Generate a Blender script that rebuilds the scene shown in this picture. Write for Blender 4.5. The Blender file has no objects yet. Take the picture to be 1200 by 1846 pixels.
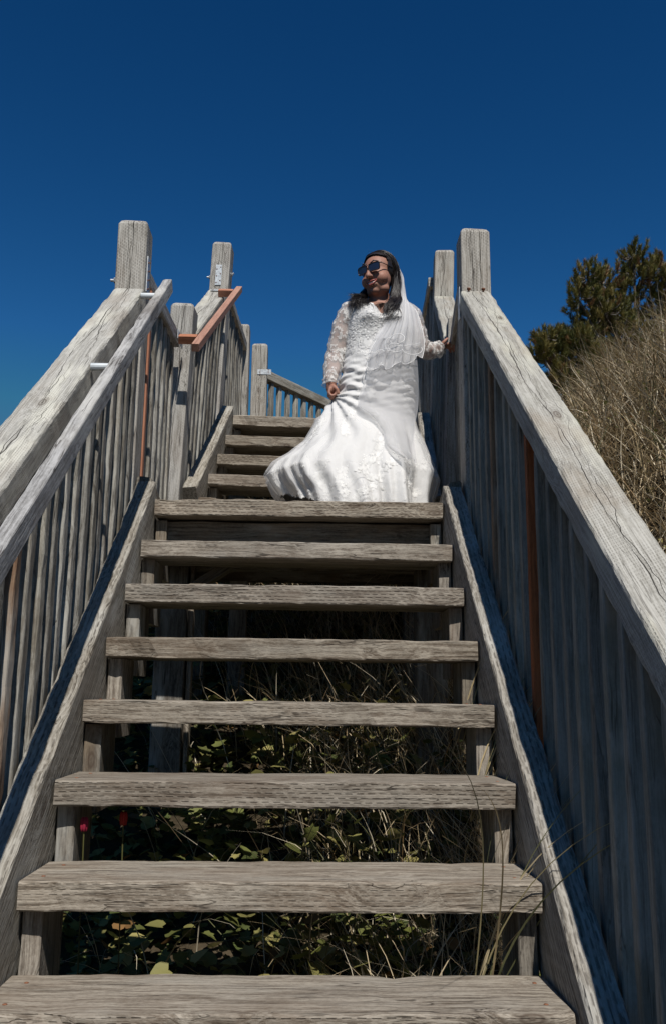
import bpy, bmesh, math, random
import numpy as np
from mathutils import Vector, Matrix, Quaternion, noise as mnoise
R = math.radians
rng = random.Random(7)
nrg = np.random.default_rng(11)
scene = bpy.context.scene
COL = scene.collection

# ------------------------------------------------------------------ camera, sky, sun, exposure
cam = bpy.data.cameras.new('camera')
cam_o = bpy.data.objects.new('camera', cam); COL.objects.link(cam_o)
cam.sensor_fit = 'VERTICAL'; cam.sensor_height = 24.0
cam.lens = 1600 / 1846 * 24.0
cam.clip_start = 0.05; cam.clip_end = 2000
def cam_matrix(pitch, yaw, roll, loc):
    cp, sp, cy, sy = math.cos(pitch), math.sin(pitch), math.cos(yaw), math.sin(yaw)
    f = Vector((sy*cp, cy*cp, sp)); rt = Vector((cy, -sy, 0)); up = rt.cross(f)
    cr, sr = math.cos(roll), math.sin(roll)
    r2 = rt*cr + up*sr; u2 = up*cr - rt*sr
    m = Matrix((r2, u2, -f)).transposed().to_4x4(); m.translation = loc
    return m
cam_o.matrix_world = cam_matrix(R(11.614), R(1.239), R(0.57), Vector((0.0637, -2.1959, 0.4297)))
scene.camera = cam_o

SUN = Vector((0.09, -0.62, 0.78)).normalized()
world = bpy.data.worlds.new('World'); scene.world = world; world.use_nodes = True
wn = world.node_tree; wn.nodes.clear()
sky = wn.nodes.new('ShaderNodeTexSky'); sky.sky_type = 'NISHITA'; sky.sun_disc = False
sky.sun_elevation = math.asin(SUN.z); sky.sun_rotation = math.atan2(SUN.x, SUN.y)
sky.altitude = 0; sky.air_density = 1.0; sky.dust_density = 0.0; sky.ozone_density = 5.0
hs = wn.nodes.new('ShaderNodeHueSaturation'); hs.inputs['Saturation'].default_value = 1.28; hs.inputs['Hue'].default_value = 0.5
bg = wn.nodes.new('ShaderNodeBackground'); bg.inputs['Strength'].default_value = 0.05
wo = wn.nodes.new('ShaderNodeOutputWorld')
gmn = wn.nodes.new('ShaderNodeGamma'); gmn.inputs[1].default_value = 1.6     # deep polarised blue
mxn = wn.nodes.new('ShaderNodeMix'); mxn.data_type = 'RGBA'; mxn.blend_type = 'MULTIPLY'; mxn.inputs[0].default_value = 1.0
mxn.inputs[7].default_value = (1.75, .99, .62, 1)
wn.links.new(sky.outputs[0], hs.inputs['Color']); wn.links.new(hs.outputs[0], gmn.inputs[0]); wn.links.new(gmn.outputs[0], mxn.inputs[6]); 
cap_ = wn.nodes.new('ShaderNodeMix'); cap_.data_type = 'RGBA'; cap_.blend_type = 'DARKEN'; cap_.inputs[0].default_value = 1.0
cap_.inputs[7].default_value = (.06/.05, .16/.05, .30/.05, 1)      # the whole dome stays an even deep blue
wn.links.new(mxn.outputs[2], cap_.inputs[6]); wn.links.new(cap_.outputs[2], bg.inputs[0]); wn.links.new(bg.outputs[0], wo.inputs[0])

sun = bpy.data.lights.new('sun', 'SUN'); sun.energy = 4.9; sun.angle = R(0.53); sun.color = (1.0, 0.95, 0.88)
sun_o = bpy.data.objects.new('sun', sun); COL.objects.link(sun_o)
sun_o.rotation_mode = 'QUATERNION'; sun_o.rotation_quaternion = SUN.to_track_quat('Z', 'Y')
scene.view_settings.view_transform = 'Standard'; scene.view_settings.look = 'None'
scene.view_settings.exposure = 0.0; scene.view_settings.gamma = 1.0
scene.view_settings.use_curve_mapping = False

# ------------------------------------------------------------------ node helper
class NT:
    def __init__(s, name):
        s.m = bpy.data.materials.new(name); s.m.use_nodes = True
        s.t = s.m.node_tree; s.t.nodes.clear()
        s.out = s.t.nodes.new('ShaderNodeOutputMaterial')
    def n(s, typ, **kw):
        nd = s.t.nodes.new(typ)
        for k, v in kw.items(): setattr(nd, k, v)
        return nd
    def set(s, sock, v):
        if isinstance(v, bpy.types.NodeSocket): s.t.links.new(v, sock)
        elif v is not None:
            if isinstance(v, (tuple, list)) and len(v) == 3 and sock.type == 'RGBA': v = (*v, 1)
            sock.default_value = v
    def math(s, op, a, b=None, c=None, clamp=False):
        nd = s.n('ShaderNodeMath', operation=op, use_clamp=clamp)
        for i, v in enumerate((a, b, c)):
            if v is not None: s.set(nd.inputs[i], v)
        return nd.outputs[0]
    def vmath(s, op, a, b=None):
        nd = s.n('ShaderNodeVectorMath', operation=op)
        s.set(nd.inputs[0], a)
        if b is not None: s.set(nd.inputs[1], b)
        return nd.outputs[0]
    def mix(s, f, a, b, blend='MIX'):
        nd = s.n('ShaderNodeMix', data_type='RGBA', blend_type=blend)
        s.set(nd.inputs[0], f); s.set(nd.inputs[6], a); s.set(nd.inputs[7], b)
        return nd.outputs[2]
    def noise(s, vec, scale=1, detail=4, rough=.55, dist=0):
        nd = s.n('ShaderNodeTexNoise'); s.set(nd.inputs['Vector'], vec)
        nd.inputs['Scale'].default_value = scale; nd.inputs['Detail'].default_value = detail
        nd.inputs['Roughness'].default_value = rough; nd.inputs['Distortion'].default_value = dist
        return nd.outputs[0]
    def step(s, v, lo, hi, a=0, b=1):
        nd = s.n('ShaderNodeMapRange', interpolation_type='SMOOTHSTEP')
        s.set(nd.inputs[0], v); nd.inputs[1].default_value = lo; nd.inputs[2].default_value = hi
        nd.inputs[3].default_value = a; nd.inputs[4].default_value = b
        return nd.outputs[0]
    def mapv(s, vec, scale=(1, 1, 1), loc=(0, 0, 0)):
        nd = s.n('ShaderNodeMapping'); s.set(nd.inputs[0], vec)
        nd.inputs['Scale'].default_value = scale; nd.inputs['Location'].default_value = loc
        return nd.outputs[0]
    def bump(s, h, strength=.5, dist=.002, normal=None):
        nd = s.n('ShaderNodeBump'); s.set(nd.inputs['Height'], h)
        nd.inputs['Strength'].default_value = strength; nd.inputs['Distance'].default_value = dist
        if normal is not None: s.set(nd.inputs['Normal'], normal)
        return nd.outputs[0]
    def bsdf(s, color, rough=.8, spec=.3, normal=None, **kw):
        nd = s.n('ShaderNodeBsdfPrincipled')
        s.set(nd.inputs['Base Color'], color); s.set(nd.inputs['Roughness'], rough)
        s.set(nd.inputs['Specular IOR Level'], spec)
        if normal is not None: s.set(nd.inputs['Normal'], normal)
        for k, v in kw.items(): s.set(nd.inputs[k.replace('_', ' ')], v)
        return nd.outputs[0]
    def fin(s, shader):
        s.t.links.new(shader, s.out.inputs[0]); return s.m

def wood(name, light, dark, incise=0.0, ipitch=(.03, .011), crack=0.0, stain=(.20, .15, .10), stain_amt=.3,
         pale=(.52, .52, .48), pale_amt=.25, knots=1.0, grain=1.0, var=.16, bump=.6, facing=False):
    s = NT(name)
    tc = s.n('ShaderNodeTexCoord'); oi = s.n('ShaderNodeObjectInfo')
    rnd = oi.outputs['Random']
    off = s.n('ShaderNodeCombineXYZ'); s.set(off.inputs[0], s.math('MULTIPLY', rnd, 37.0)); s.set(off.inputs[1], s.math('MULTIPLY', rnd, 5.3)); s.set(off.inputs[2], s.math('MULTIPLY', rnd, 9.1))
    co = s.vmath('ADD', tc.outputs['Object'], off.outputs[0])
    sep = s.n('ShaderNodeSeparateXYZ'); s.set(sep.inputs[0], tc.outputs['Object'])
    nsep = s.n('ShaderNodeSeparateXYZ'); s.set(nsep.inputs[0], tc.outputs['Normal'])
    isz = s.math('GREATER_THAN', s.math('ABSOLUTE', nsep.outputs[2]), .7)
    endf = s.math('GREATER_THAN', s.math('ABSOLUTE', nsep.outputs[0]), .7)
    v = s.math('ADD', s.math('MULTIPLY', sep.outputs[1], isz), s.math('MULTIPLY', sep.outputs[2], s.math('SUBTRACT', 1, isz)))
    x = sep.outputs[0]
    # knots
    vor = s.n('ShaderNodeTexVoronoi'); s.set(vor.inputs['Vector'], s.mapv(co, (2.6, 6.5, 6.5))); vor.inputs['Scale'].default_value = 1.0
    kd = vor.outputs['Distance']
    knot = s.math('MULTIPLY', s.step(kd, .05, .13, 1, 0), knots)
    halo = s.math('MULTIPLY', s.step(kd, .08, .42, 1, 0), knots)
    disp = s.n('ShaderNodeCombineXYZ'); s.set(disp.inputs[1], s.math('MULTIPLY', halo, .03)); s.set(disp.inputs[2], s.math('MULTIPLY', halo, .03))
    wav = s.noise(s.mapv(co, (3, 8, 8)), 1, 2)
    disp2 = s.n('ShaderNodeCombineXYZ'); s.set(disp2.inputs[1], s.math('MULTIPLY', wav, .03)); s.set(disp2.inputs[2], s.math('MULTIPLY', wav, .03))
    gco = s.vmath('ADD', s.vmath('ADD', co, disp.outputs[0]), disp2.outputs[0])
    g1 = s.noise(s.mapv(gco, (3.2, 105, 105)), 1, 5, .65)
    g2 = s.noise(s.mapv(gco, (11, 270, 270)), 1, 4, .7)
    g3 = s.noise(s.mapv(co, (70, 140, 140)), 1, 5, .75)
    gg = s.math('ADD', s.math('MULTIPLY', g1, .50), s.math('ADD', s.math('MULTIPLY', g2, .27), s.math('MULTIPLY', g3, .23)))
    gm = s.step(gg, .50-.10*1, .50+.09, 0, 1)
    deep = s.step(gg, .34, .43, 1, 0)
    c = s.mix(gm, dark, light)
    blot = s.noise(s.mapv(co, (2.2, 9, 9)), 1, 5, .6)
    c = s.mix(s.math('MULTIPLY', s.step(blot, .48, .68), pale_amt*2), c, pale)
    blot2 = s.noise(s.mapv(co, (3.1, 6, 6), (3.3, 1.7, 9.2)), 1, 5, .65)
    c = s.mix(s.math('MULTIPLY', s.step(blot2, .47, .66), stain_amt*2), c, stain)
    c = s.mix(s.math('MULTIPLY', deep, .55*grain), c, (.035, .028, .022))
    ck = s.noise(s.mapv(gco, (1.3, 38, 38), (5, 2, 7)), 1, 3, .5)
    ckm = s.math('MULTIPLY', s.step(s.math('ABSOLUTE', s.math('SUBTRACT', ck, .5)), .004, .016, 1, 0), s.step(s.noise(s.mapv(co, (4, 20, 20), (7, 1, 1)), 1, 3), .42, .6))
    c = s.mix(s.math('MULTIPLY', ckm, .75*min(1, grain+.15)), c, (.03, .023, .018))
    rings = s.math('SINE', s.math('MULTIPLY', kd, 130.0))
    c = s.mix(s.math('MULTIPLY', knot, s.math('MULTIPLY_ADD', rings, .15, .6)), c, (.06, .04, .028))
    c = s.mix(s.math('MULTIPLY', s.math('MULTIPLY', halo, s.step(rings, -.2, .9)), .18), c, (.08, .06, .045))
    h = s.math('SUBTRACT', s.math('SUBTRACT', s.math('MULTIPLY', gg, 1.5), s.math('MULTIPLY', knot, .3)), s.math('MULTIPLY', ckm, .5))
    if incise > 0:
        px_, pv_ = ipitch
        vj = s.math('ADD', v, s.math('MULTIPLY', s.noise(s.mapv(co, (9, 2, 2)), 1, 1), .004))
        vr = s.math('DIVIDE', vj, pv_)
        row = s.math('FLOOR', vr); fv = s.math('ABSOLUTE', s.math('SUBTRACT', s.math('FRACT', vr), .5))
        xr = s.math('ADD', s.math('DIVIDE', x, px_), s.math('MULTIPLY', row, .37))
        fx = s.math('ABSOLUTE', s.math('SUBTRACT', s.math('FRACT', xr), .5))
        dash = s.math('MULTIPLY', s.step(fv, .06, .2, 1, 0), s.step(fx, .22, .38, 1, 0))
        gate = s.step(s.noise(s.mapv(co, (5, 14, 14), (1, 2, 3)), 1, 3), .36, .56)
        if facing: gate = s.math('MULTIPLY', s.math('MULTIPLY', gate, s.math('SUBTRACT', 1, isz)), s.step(s.math('FRACT', s.math('MULTIPLY', rnd, 3.31)), .1, .8, .25, 1))
        dash = s.math('MULTIPLY', s.math('MULTIPLY', dash, gate), s.math('SUBTRACT', 1, endf))
        c = s.mix(s.math('MULTIPLY', dash, incise), c, (.05, .038, .03))
        h = s.math('SUBTRACT', h, s.math('MULTIPLY', dash, .8))
    if crack > 0:
        for i, (ph, amp, wd) in enumerate(((0.0, .035, .0019), (4.0, .05, .0011), (8.5, .06, .0009))):
            wv = s.noise(s.mapv(co, (1.1, 0, 0), (ph, 0, 0)), 1, 5, .58)
            cv = s.math('SUBTRACT', v, s.math('MULTIPLY', s.math('SUBTRACT', wv, .5 + (i-1)*.08), amp*4))
            wdv = s.math('MULTIPLY', s.step(s.noise(s.mapv(co, (2.3, 0, 0), (ph+2, 0, 0)), 1, 2), .40, .6, .05, 1.3), wd)
            m_ = s.math('SUBTRACT', 1, s.math('DIVIDE', s.math('ABSOLUTE', cv), wdv), clamp=True)
            m_ = s.math('MULTIPLY', s.math('MULTIPLY', s.math('POWER', m_, .4), isz if crack > 1 else 1.0), min(crack, 1) )
            c = s.mix(m_, c, (.015, .012, .01)); h = s.math('SUBTRACT', h, s.math('MULTIPLY', m_, 1.4))
    # per board value change
    r2 = s.math('FRACT', s.math('MULTIPLY', rnd, 7.77))
    val = s.math('MULTIPLY_ADD', r2, 2*var, 1-var)
    hsn = s.n('ShaderNodeHueSaturation'); s.set(hsn.inputs['Value'], val); s.set(hsn.inputs['Color'], c)
    s.set(hsn.inputs['Saturation'], s.math('MULTIPLY_ADD', rnd, .3, .82))
    nrm = s.bump(h, bump, .0035)
    return s.fin(s.bsdf(hsn.outputs[0], .86, .18, nrm))

M = {}
M['tread'] = wood('weathered_tread_wood', (0.345, 0.308, 0.256), (0.128, 0.104, 0.080), var=.13, grain=.85, incise=.5, facing=True, ipitch=(.03, .0115), crack=.0, stain=(0.131, 0.094, 0.066), stain_amt=.22, pale=(0.295, 0.279, 0.246), pale_amt=.2, bump=.8)
M['beam'] = wood('weathered_grey_beam_wood', (.43, .42, .385), (.265, .256, .228), incise=.34, ipitch=(.0125, .0072), crack=2, stain=(.26, .215, .165), stain_amt=.2, pale=(.54, .53, .455), pale_amt=.45, knots=.9, grain=.45, var=.04, bump=.55)
M['post'] = wood('weathered_post_wood', (0.424, 0.406, 0.370), (0.217, 0.202, 0.176), incise=.35, ipitch=(.016, .009), crack=1, stain=(0.217, 0.163, 0.118), stain_amt=.12, pale=(0.496, 0.487, 0.442), pale_amt=.22, var=.06)
M['stringer'] = wood('weathered_stringer_wood', (0.354, 0.332, 0.288), (0.150, 0.133, 0.106), incise=.55, ipitch=(.045, .016), crack=.0, stain=(0.194, 0.168, 0.133), stain_amt=.2, var=.05)
M['bal'] = wood('weathered_baluster_wood', (0.318, 0.306, 0.271), (0.112, 0.102, 0.084), stain=(0.129, 0.107, 0.078), stain_amt=.3, pale=(0.396, 0.387, 0.344), pale_amt=.3, var=.3)
M['bal_shade'] = wood('shade_toned_baluster_wood', (.27, .265, .235), (.15, .15, .132), stain=(.12, .125, .10), stain_amt=.3, pale=(.36, .36, .33), pale_amt=.2, knots=.5, grain=.5, var=.22)  # baluster wood with shade put into its colour, for the right railings
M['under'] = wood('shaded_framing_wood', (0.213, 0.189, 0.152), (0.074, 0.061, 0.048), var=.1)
M['grab'] = wood('peeling_grey_handrail_wood', (0.396, 0.392, 0.387), (0.160, 0.156, 0.151), stain=(0.113, 0.095, 0.081), stain_amt=.3, pale=(0.529, 0.519, 0.482), pale_amt=.3, var=.03)
M['cedar'] = wood('new_orange_cedar', (.43, .205, .13), (.30, .125, .075), stain=(.34, .15, .09), stain_amt=.15, pale=(.48, .25, .16), pale_amt=.15, knots=0, grain=.25, var=.06, bump=.25)
M['cedar_old'] = wood('rust_red_cedar', (.36, .13, .06), (.22, .075, .035), stain=(.10, .05, .03), stain_amt=.3, pale=(.22, .11, .07), pale_amt=.2, knots=0, grain=.4, var=.1, bump=.4)
M['brown'] = wood('newer_brown_baluster', (.26, .18, .12), (.12, .08, .055), stain=(.15, .07, .04), stain_amt=.3, knots=0, var=.1)

def simple(name, col, rough=.5, metal=0, spec=.5, nz=None, bumpv=0):
    s = NT(name); tc = s.n('ShaderNodeTexCoord')
    c = col; nrm = None
    if nz:
        n_ = s.noise(s.mapv(tc.outputs['Object'], (nz[0],)*3), 1, 5)
        c = s.mix(s.step(n_, .35, .65), col, nz[1])
        if bumpv: nrm = s.bump(n_, bumpv, .002)
    return s.fin(s.bsdf(c, rough, spec, nrm, Metallic=metal))
M['galv'] = simple('galvanised_steel', (.50, .53, .55), .42, .55, .5, (60, (.33, .35, .37)), .2)
M['pipe'] = simple('pale_grey_pipe', (.62, .66, .68), .35, .1, .5, (30, (.5, .54, .56)))
M['rust'] = simple('rusty_bolt_steel', (.14, .06, .035), .8, .2, .3, (80, (.25, .11, .06)))

# ------------------------------------------------------------------ object helpers
def link(name, mesh, mat=None, parent=None, mw=None):
    o = bpy.data.objects.new(name, mesh); COL.objects.link(o)
    if mat is not None and len(mesh.materials) == 0: mesh.materials.append(mat)
    if parent is not None: o.parent = parent
    if mw is not None:
        inv = Matrix.Identity(4)
        p = parent
        chain = []
        while p is not None: chain.append(p); p = p.parent
        for c in reversed(chain): inv = inv @ c.matrix_basis
        o.matrix_basis = inv.inverted() @ mw
    return o
def thing(name, loc, label, cat, group=None):
    o = bpy.data.objects.new(name, None); COL.objects.link(o); o.location = loc
    o.empty_display_size = .1
    tag(o, label, cat, group); return o
def tag(o, label=None, cat=None, group=None, kind=None):
    if label: o['label'] = label
    if cat: o['category'] = cat
    if group: o['group'] = group
    if kind: o['kind'] = kind
    return o
def mesh_np(name, V, F, smooth=False):
    me = bpy.data.meshes.new(name)
    V = np.asarray(V, dtype=np.float32)
    if isinstance(F, np.ndarray):
        n, k = F.shape
        me.vertices.add(len(V)); me.vertices.foreach_set('co', V.ravel())
        me.loops.add(n*k); me.loops.foreach_set('vertex_index', F.astype(np.int32).ravel())
        me.polygons.add(n); me.polygons.foreach_set('loop_start', np.arange(0, n*k, k, dtype=np.int32))
        try: me.polygons.foreach_set('loop_total', np.full(n, k, dtype=np.int32))
        except Exception: pass
        me.update(calc_edges=True); me.validate()
    else:
        me.from_pydata([tuple(map(float, v)) for v in V], [], F); me.update()
    if smooth: me.polygons.foreach_set('use_smooth', [True]*len(me.polygons))
    return me

_cache = {}
def board_mesh(L, w, h, seg=.12, rad=.004, rough=.0015, variant=0, bend=0.0, taper=None, key=True):
    """A weathered board: length on X, width on Y, height on Z, centred."""
    k = (round(L, 3), round(w, 3), round(h, 3), seg, rad, rough, variant, bend)
    if key and k in _cache: return _cache[k]
    n = max(2, int(L/seg)+1)
    seed = Vector((variant*7.3+L*1.7, w*31, h*17))
    cs = []
    for sy, sz in ((1, 1), (-1, 1), (-1, -1), (1, -1)):
        cy, cz = sy*(w/2-rad), sz*(h/2-rad)
        a0 = {(1, 1): 0, (-1, 1): 90, (-1, -1): 180, (1, -1): 270}[(sy, sz)]
        for a in ((a0+12, a0+78) if rad < .006 else (a0+8, a0+45, a0+82)):
            cs.append((cy+rad*math.cos(R(a)), cz+rad*math.sin(R(a))))
    m = len(cs); V = []; F = []
    for i in range(n+1):
        x = -L/2 + L*i/n
        by = bend*math.sin(math.pi*i/n)
        for j, (y, z) in enumerate(cs):
            q = Vector((x*3.0, y*14, z*14)) + seed
            e = mnoise.noise(q)*rough*1.0 + mnoise.noise(q*3.1)*rough*.8 + mnoise.noise(q*8.3)*rough*.9 - max(0, mnoise.noise(q*2.2+Vector((9, 0, 0)))-.42)*rough*9
            corner = 1.0
            s_ = 1 + e/max(.01, min(w, h))*1.5
            xx = x
            if i == 0 or i == n: xx += (mnoise.noise(q*4)*rough*1.5) ; s_ *= (1 - rad*.5/max(w, h))
            V.append((xx, y*s_+by, z*s_))
    for i in range(n):
        for j in range(m):
            a = i*m+j; b = i*m+(j+1) % m
            F.append((a, a+m, b+m, b))
    F.append(tuple(range(m))); F.append(tuple(n*m+j for j in reversed(range(m))))
    me = bpy.data.meshes.new('board'); me.from_pydata(V, [], F); me.update()
    if key: _cache[k] = me
    return me
def basis(p0, p1, up):
    x = (p1-p0).normalized(); z = (up - x*up.dot(x)).normalized(); y = z.cross(x)
    m = Matrix((x, y, z)).transposed().to_4x4(); m.translation = (p0+p1)/2
    return m
def board(name, p0, p1, w, h, mat, parent, up=Vector((0, 0, 1)), **kw):
    p0 = Vector(p0); p1 = Vector(p1)
    me = board_mesh((p1-p0).length, w, h, **kw)
    if len(me.materials) and me.materials[0] != mat:
        me = me.copy(); me.materials.clear()
    return link(name, me, mat, parent, basis(p0, p1, Vector(up)))
def post_mesh(H, w, variant=0, chamfer=.026):
    """Square timber post, base at 0, along X (so that the grain follows it), with a bevelled top."""
    k = ('post', round(H, 3), w, variant)
    if k in _cache: return _cache[k]
    V = []; F = []; rad = .007
    cs = []
    for a0, sy, sz in ((0, 1, 1), (90, -1, 1), (180, -1, -1), (270, 1, -1)):
        for a in (a0+8, a0+45, a0+82):
            cs.append((sy*(w/2-rad)+rad*math.cos(R(a)), sz*(w/2-rad)+rad*math.sin(R(a))))
    m = len(cs); levels = [i*.06 for i in range(int((H-.03)/.06)+1)] + [H-chamfer, H-chamfer*.35, H, H+.001]
    sc = [1]*(len(levels)-3) + [.86, .68, .02]
    for x, s_ in zip(levels, sc):
        for (y, z) in cs:
            q = Vector((x*4+variant*9, y*10, z*10)); e = 1+mnoise.noise(q)*.012+mnoise.noise(q*4)*.006
            V.append((x+(mnoise.noise(q*5)*.004 if s_ < 1 else 0), y*s_*e, z*s_*e))
    for i in range(len(levels)-1):
        for j in range(m):
            a = i*m+j; b = i*m+(j+1) % m
            F.append((a, a+m, b+m, b))
    F.append(tuple(range(m)))
    me = bpy.data.meshes.new('post'); me.from_pydata(V, [], F); me.update(); _cache[k] = me
    return me
def tube_np(P, rad, ns=8, cap=True):
    P = [Vector(p) for p in P]; n = len(P)
    rad = rad if hasattr(rad, '__len__') else [rad]*n
    t0 = (P[1]-P[0]).normalized(); u = t0.orthogonal().normalized()
    V = []; F = []
    for i in range(n):
        t = (P[min(i+1, n-1)]-P[max(i-1, 0)]).normalized()
        u = (u - t*u.dot(t)).normalized(); v = t.cross(u)
        for j in range(ns):
            a = 2*math.pi*j/ns; V.append(P[i]+(u*math.cos(a)+v*math.sin(a))*rad[i])
    for i in range(n-1):
        for j in range(ns):
            a = i*ns+j; b = i*ns+(j+1) % ns; F.append((a, b, b+ns, a+ns))
    if cap: F.append(tuple(reversed(range(ns)))); F.append(tuple((n-1)*ns+j for j in range(ns)))
    return V, F
class MB:
    def __init__(s): s.V = []; s.F = []
    def add(s, V, F):
        o = len(s.V); s.V += [tuple(v) for v in V]; s.F += [tuple(i+o for i in f) for f in F]; return s
    def tube(s, P, r, ns=8, cap=True): return s.add(*tube_np(P, r, ns, cap))
    def box(s, c, sz, m3=None):
        V = []
        for dx in (-1, 1):
            for dy in (-1, 1):
                for dz in (-1, 1):
                    p = Vector((dx*sz[0]/2, dy*sz[1]/2, dz*sz[2]/2))
                    if m3 is not None: p = m3 @ p
                    V.append(Vector(c)+p)
        return s.add(V, [(0, 1, 3, 2), (4, 6, 7, 5), (0, 4, 5, 1), (2, 3, 7, 6), (0, 2, 6, 4), (1, 5, 7, 3)])
    def ell(s, c, r, m3=None, nu=20, nv=14):
        V = []; F = []
        for i in range(nv+1):
            th = math.pi*i/nv
            for j in range(nu):
                a = 2*math.pi*j/nu
                p = Vector((r[0]*math.sin(th)*math.cos(a), r[1]*math.sin(th)*math.sin(a), r[2]*math.cos(th)))
                if m3 is not None: p = m3 @ p
                V.append(Vector(c)+p)
        for i in range(nv):
            for j in range(nu):
                a = i*nu+j; b = i*nu+(j+1) % nu; F.append((a, a+nu, b+nu, b))
        return s.add(V, F)
    def mesh(s, name='m', smooth=False):
        me = bpy.data.meshes.new(name); me.from_pydata(s.V, [], s.F); me.update()
        if smooth: me.polygons.foreach_set('use_smooth', [True]*len(me.polygons))
        return me

# ------------------------------------------------------------------ the two stair frames (metres)
# lower flight: x to the right, y along the going, z up; origin = front top edge of the second tread in view
D1, R1 = .2455, .2028
F1 = Matrix.Identity(4)
D2, R2 = .249, .191
ph, ro = R(-2.87), R(1.99)
f2 = Vector((-math.sin(ph), math.cos(ph), 0)); r2 = Vector((math.cos(ph), math.sin(ph), 0)); u2 = Vector((0, 0, 1))
rr = r2*math.cos(ro)-u2*math.sin(ro); uu = u2*math.cos(ro)+r2*math.sin(ro)
F2 = Matrix((rr, f2, uu)).transposed().to_4x4(); F2.translation = Vector((.066, 2.697, 1.632))
def P(F, x, y, z): return F @ Vector((x, y, z))
HW = .61          # half width between the stringers
TH = .067         # tread thickness
TD = .262         # tread depth

SCREW = MB().ell((0, 0, 0), (.0055, .0055, .0016), None, 8, 4).mesh('screw')
def flight(F, d, r, k0, k1, tops, name_loc, label, bottom_y):
    root = thing('stair_flight', name_loc, label, 'staircase')
    up = F.to_3x3() @ Vector((0, 0, 1))
    for k in range(k0, k1+1):
        jz = rng.uniform(-.002, .002)
        z = k*r - TH/2 + jz + (.015 if k in tops else 0); th = TH + (.004 if k in tops else 0)
        y = k*d + TD/2
        tilt = rng.uniform(-.003, .003)
        board('tread', P(F, -HW+.004, y, z+tilt), P(F, HW-.004, y, z-tilt), TD, th, M['tread'], root, up, seg=.035, rad=.0065, rough=.0018, variant=k, key=False)
        tr_o = COL.objects[-1]
        for s_ in (-1, 1):
            for yy_ in (.06, .20):
                sm = F @ Matrix.Translation((s_*(HW-.045+rng.uniform(-.01, .01)), k*d+yy_, z+th/2+.0004-s_*tilt))
                link('screw', SCREW, M['rust'], tr_o, sm)
        for s_ in (-1, 1):
            xs = s_*(HW-.027)
            if k > k0:
                b0 = P(F, xs, k*d+.145, k*r-TH-.003); b1 = P(F, xs, k*d+.145, k*r-TH-.255)
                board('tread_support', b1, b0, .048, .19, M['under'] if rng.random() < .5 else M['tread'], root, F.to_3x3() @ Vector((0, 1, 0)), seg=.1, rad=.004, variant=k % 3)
    # stringers: top edge is .07 above the nosing line, 0.075 thick
    sl = math.atan2(r, d)
    for s_ in (-1, 1):
        ya, yb = bottom_y, k1*d+.03
        n_up = Vector((0, -math.sin(sl), math.cos(sl)))
        hgt = .27
        za = ya/d*r+.07; zb = yb/d*r+.07
        off = n_up*(-hgt/2)
        xs = s_*(HW+.0425)
        pa = F @ (Vector((xs, ya, za))+off); pb = F @ (Vector((xs, yb, zb))+off)
        board('stringer', pa, pb, .078, hgt, M['stringer'], root, F.to_3x3() @ n_up, seg=.04, rad=.009, rough=.0028, variant=s_+2, key=False)
    return root

def railing_sloped(F, d, r, ya, yb, s_, htop, root, spacing=.106, by0=None, by1=None, cedar=(), old=(), bshort=0):
    sl = math.atan2(r, d); n_up = Vector((0, -math.sin(sl), math.cos(sl)))
    th = .085; wd = .135
    xs = s_*(.70+wd/2)
    pa = F @ (Vector((xs, ya, ya/d*r+htop)) - n_up*th/2); pb = F @ (Vector((xs, yb, yb/d*r+htop)) - n_up*th/2)
    board('top_rail', pa, pb, wd, th, M['beam'], root, F.to_3x3() @ n_up, seg=.025, rad=.012, rough=.0021, variant=s_+5, key=False)
    # balusters fixed to the outer face of the stringer, up to the underside of the rail
    zlo, zhi = -.12, htop - th/math.cos(sl) - .004
    y = by0 if by0 is not None else ya+.06; i = 0
    by1 = by1 if by1 is not None else yb-.05
    while y < by1:
        h = zhi-zlo
        m = M['bal'] if s_ < 0 else M['bal_shade']
        nm = i
        if i in cedar: m = M['cedar']
        if i in old: m = M['cedar_old'] if (s_ > 0 and i == old[0]) else M['brown']
        jx = rng.uniform(-.004, .004); jy = rng.uniform(-.006, .006); lean = rng.uniform(-.006, .006)
        a = P(F, s_*(.7245)+jx, y+jy, y/d*r+zlo); b = P(F, s_*(.7245)+jx, y+jy+lean, y/d*r+zhi+(d and .012))
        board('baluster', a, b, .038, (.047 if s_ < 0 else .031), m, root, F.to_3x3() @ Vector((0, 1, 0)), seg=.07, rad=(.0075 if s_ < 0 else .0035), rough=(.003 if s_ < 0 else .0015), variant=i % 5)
        y += spacing; i += 1

def railing_level(p0, p1, ztop, zbot, root, spacing=.112, th=.07, wd=.10, side=0, wood_rail='post', b_first=.07, variant=0, cedar=()):
    """level railing from p0 to p1 (xy of the centre line)"""
    a = Vector((*p0, ztop-th/2)); b = Vector((*p1, ztop-th/2))
    board('top_rail', a, b, wd, th, M[wood_rail], root, Vector((0, 0, 1)), seg=.05, rad=.006, rough=.002, variant=11+variant, key=False)
    dr = (b-a); L = dr.length; dr.normalize(); t = b_first; i = 0
    nrm = Vector((-dr.y, dr.x, 0))*side
    while t < L-.04:
        q = a+dr*t+nrm; z1 = ztop-th-.002+(.0 if side == 0 else 0)
        board('baluster', Vector((q.x, q.y, zbot)), Vector((q.x+rng.uniform(-.004, .004), q.y, z1)), .038, .045, M['bal'] if i not in cedar else M['cedar'], root, dr, seg=.07, rad=.007, rough=.003, variant=i % 5)
        t += spacing; i += 1

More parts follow.
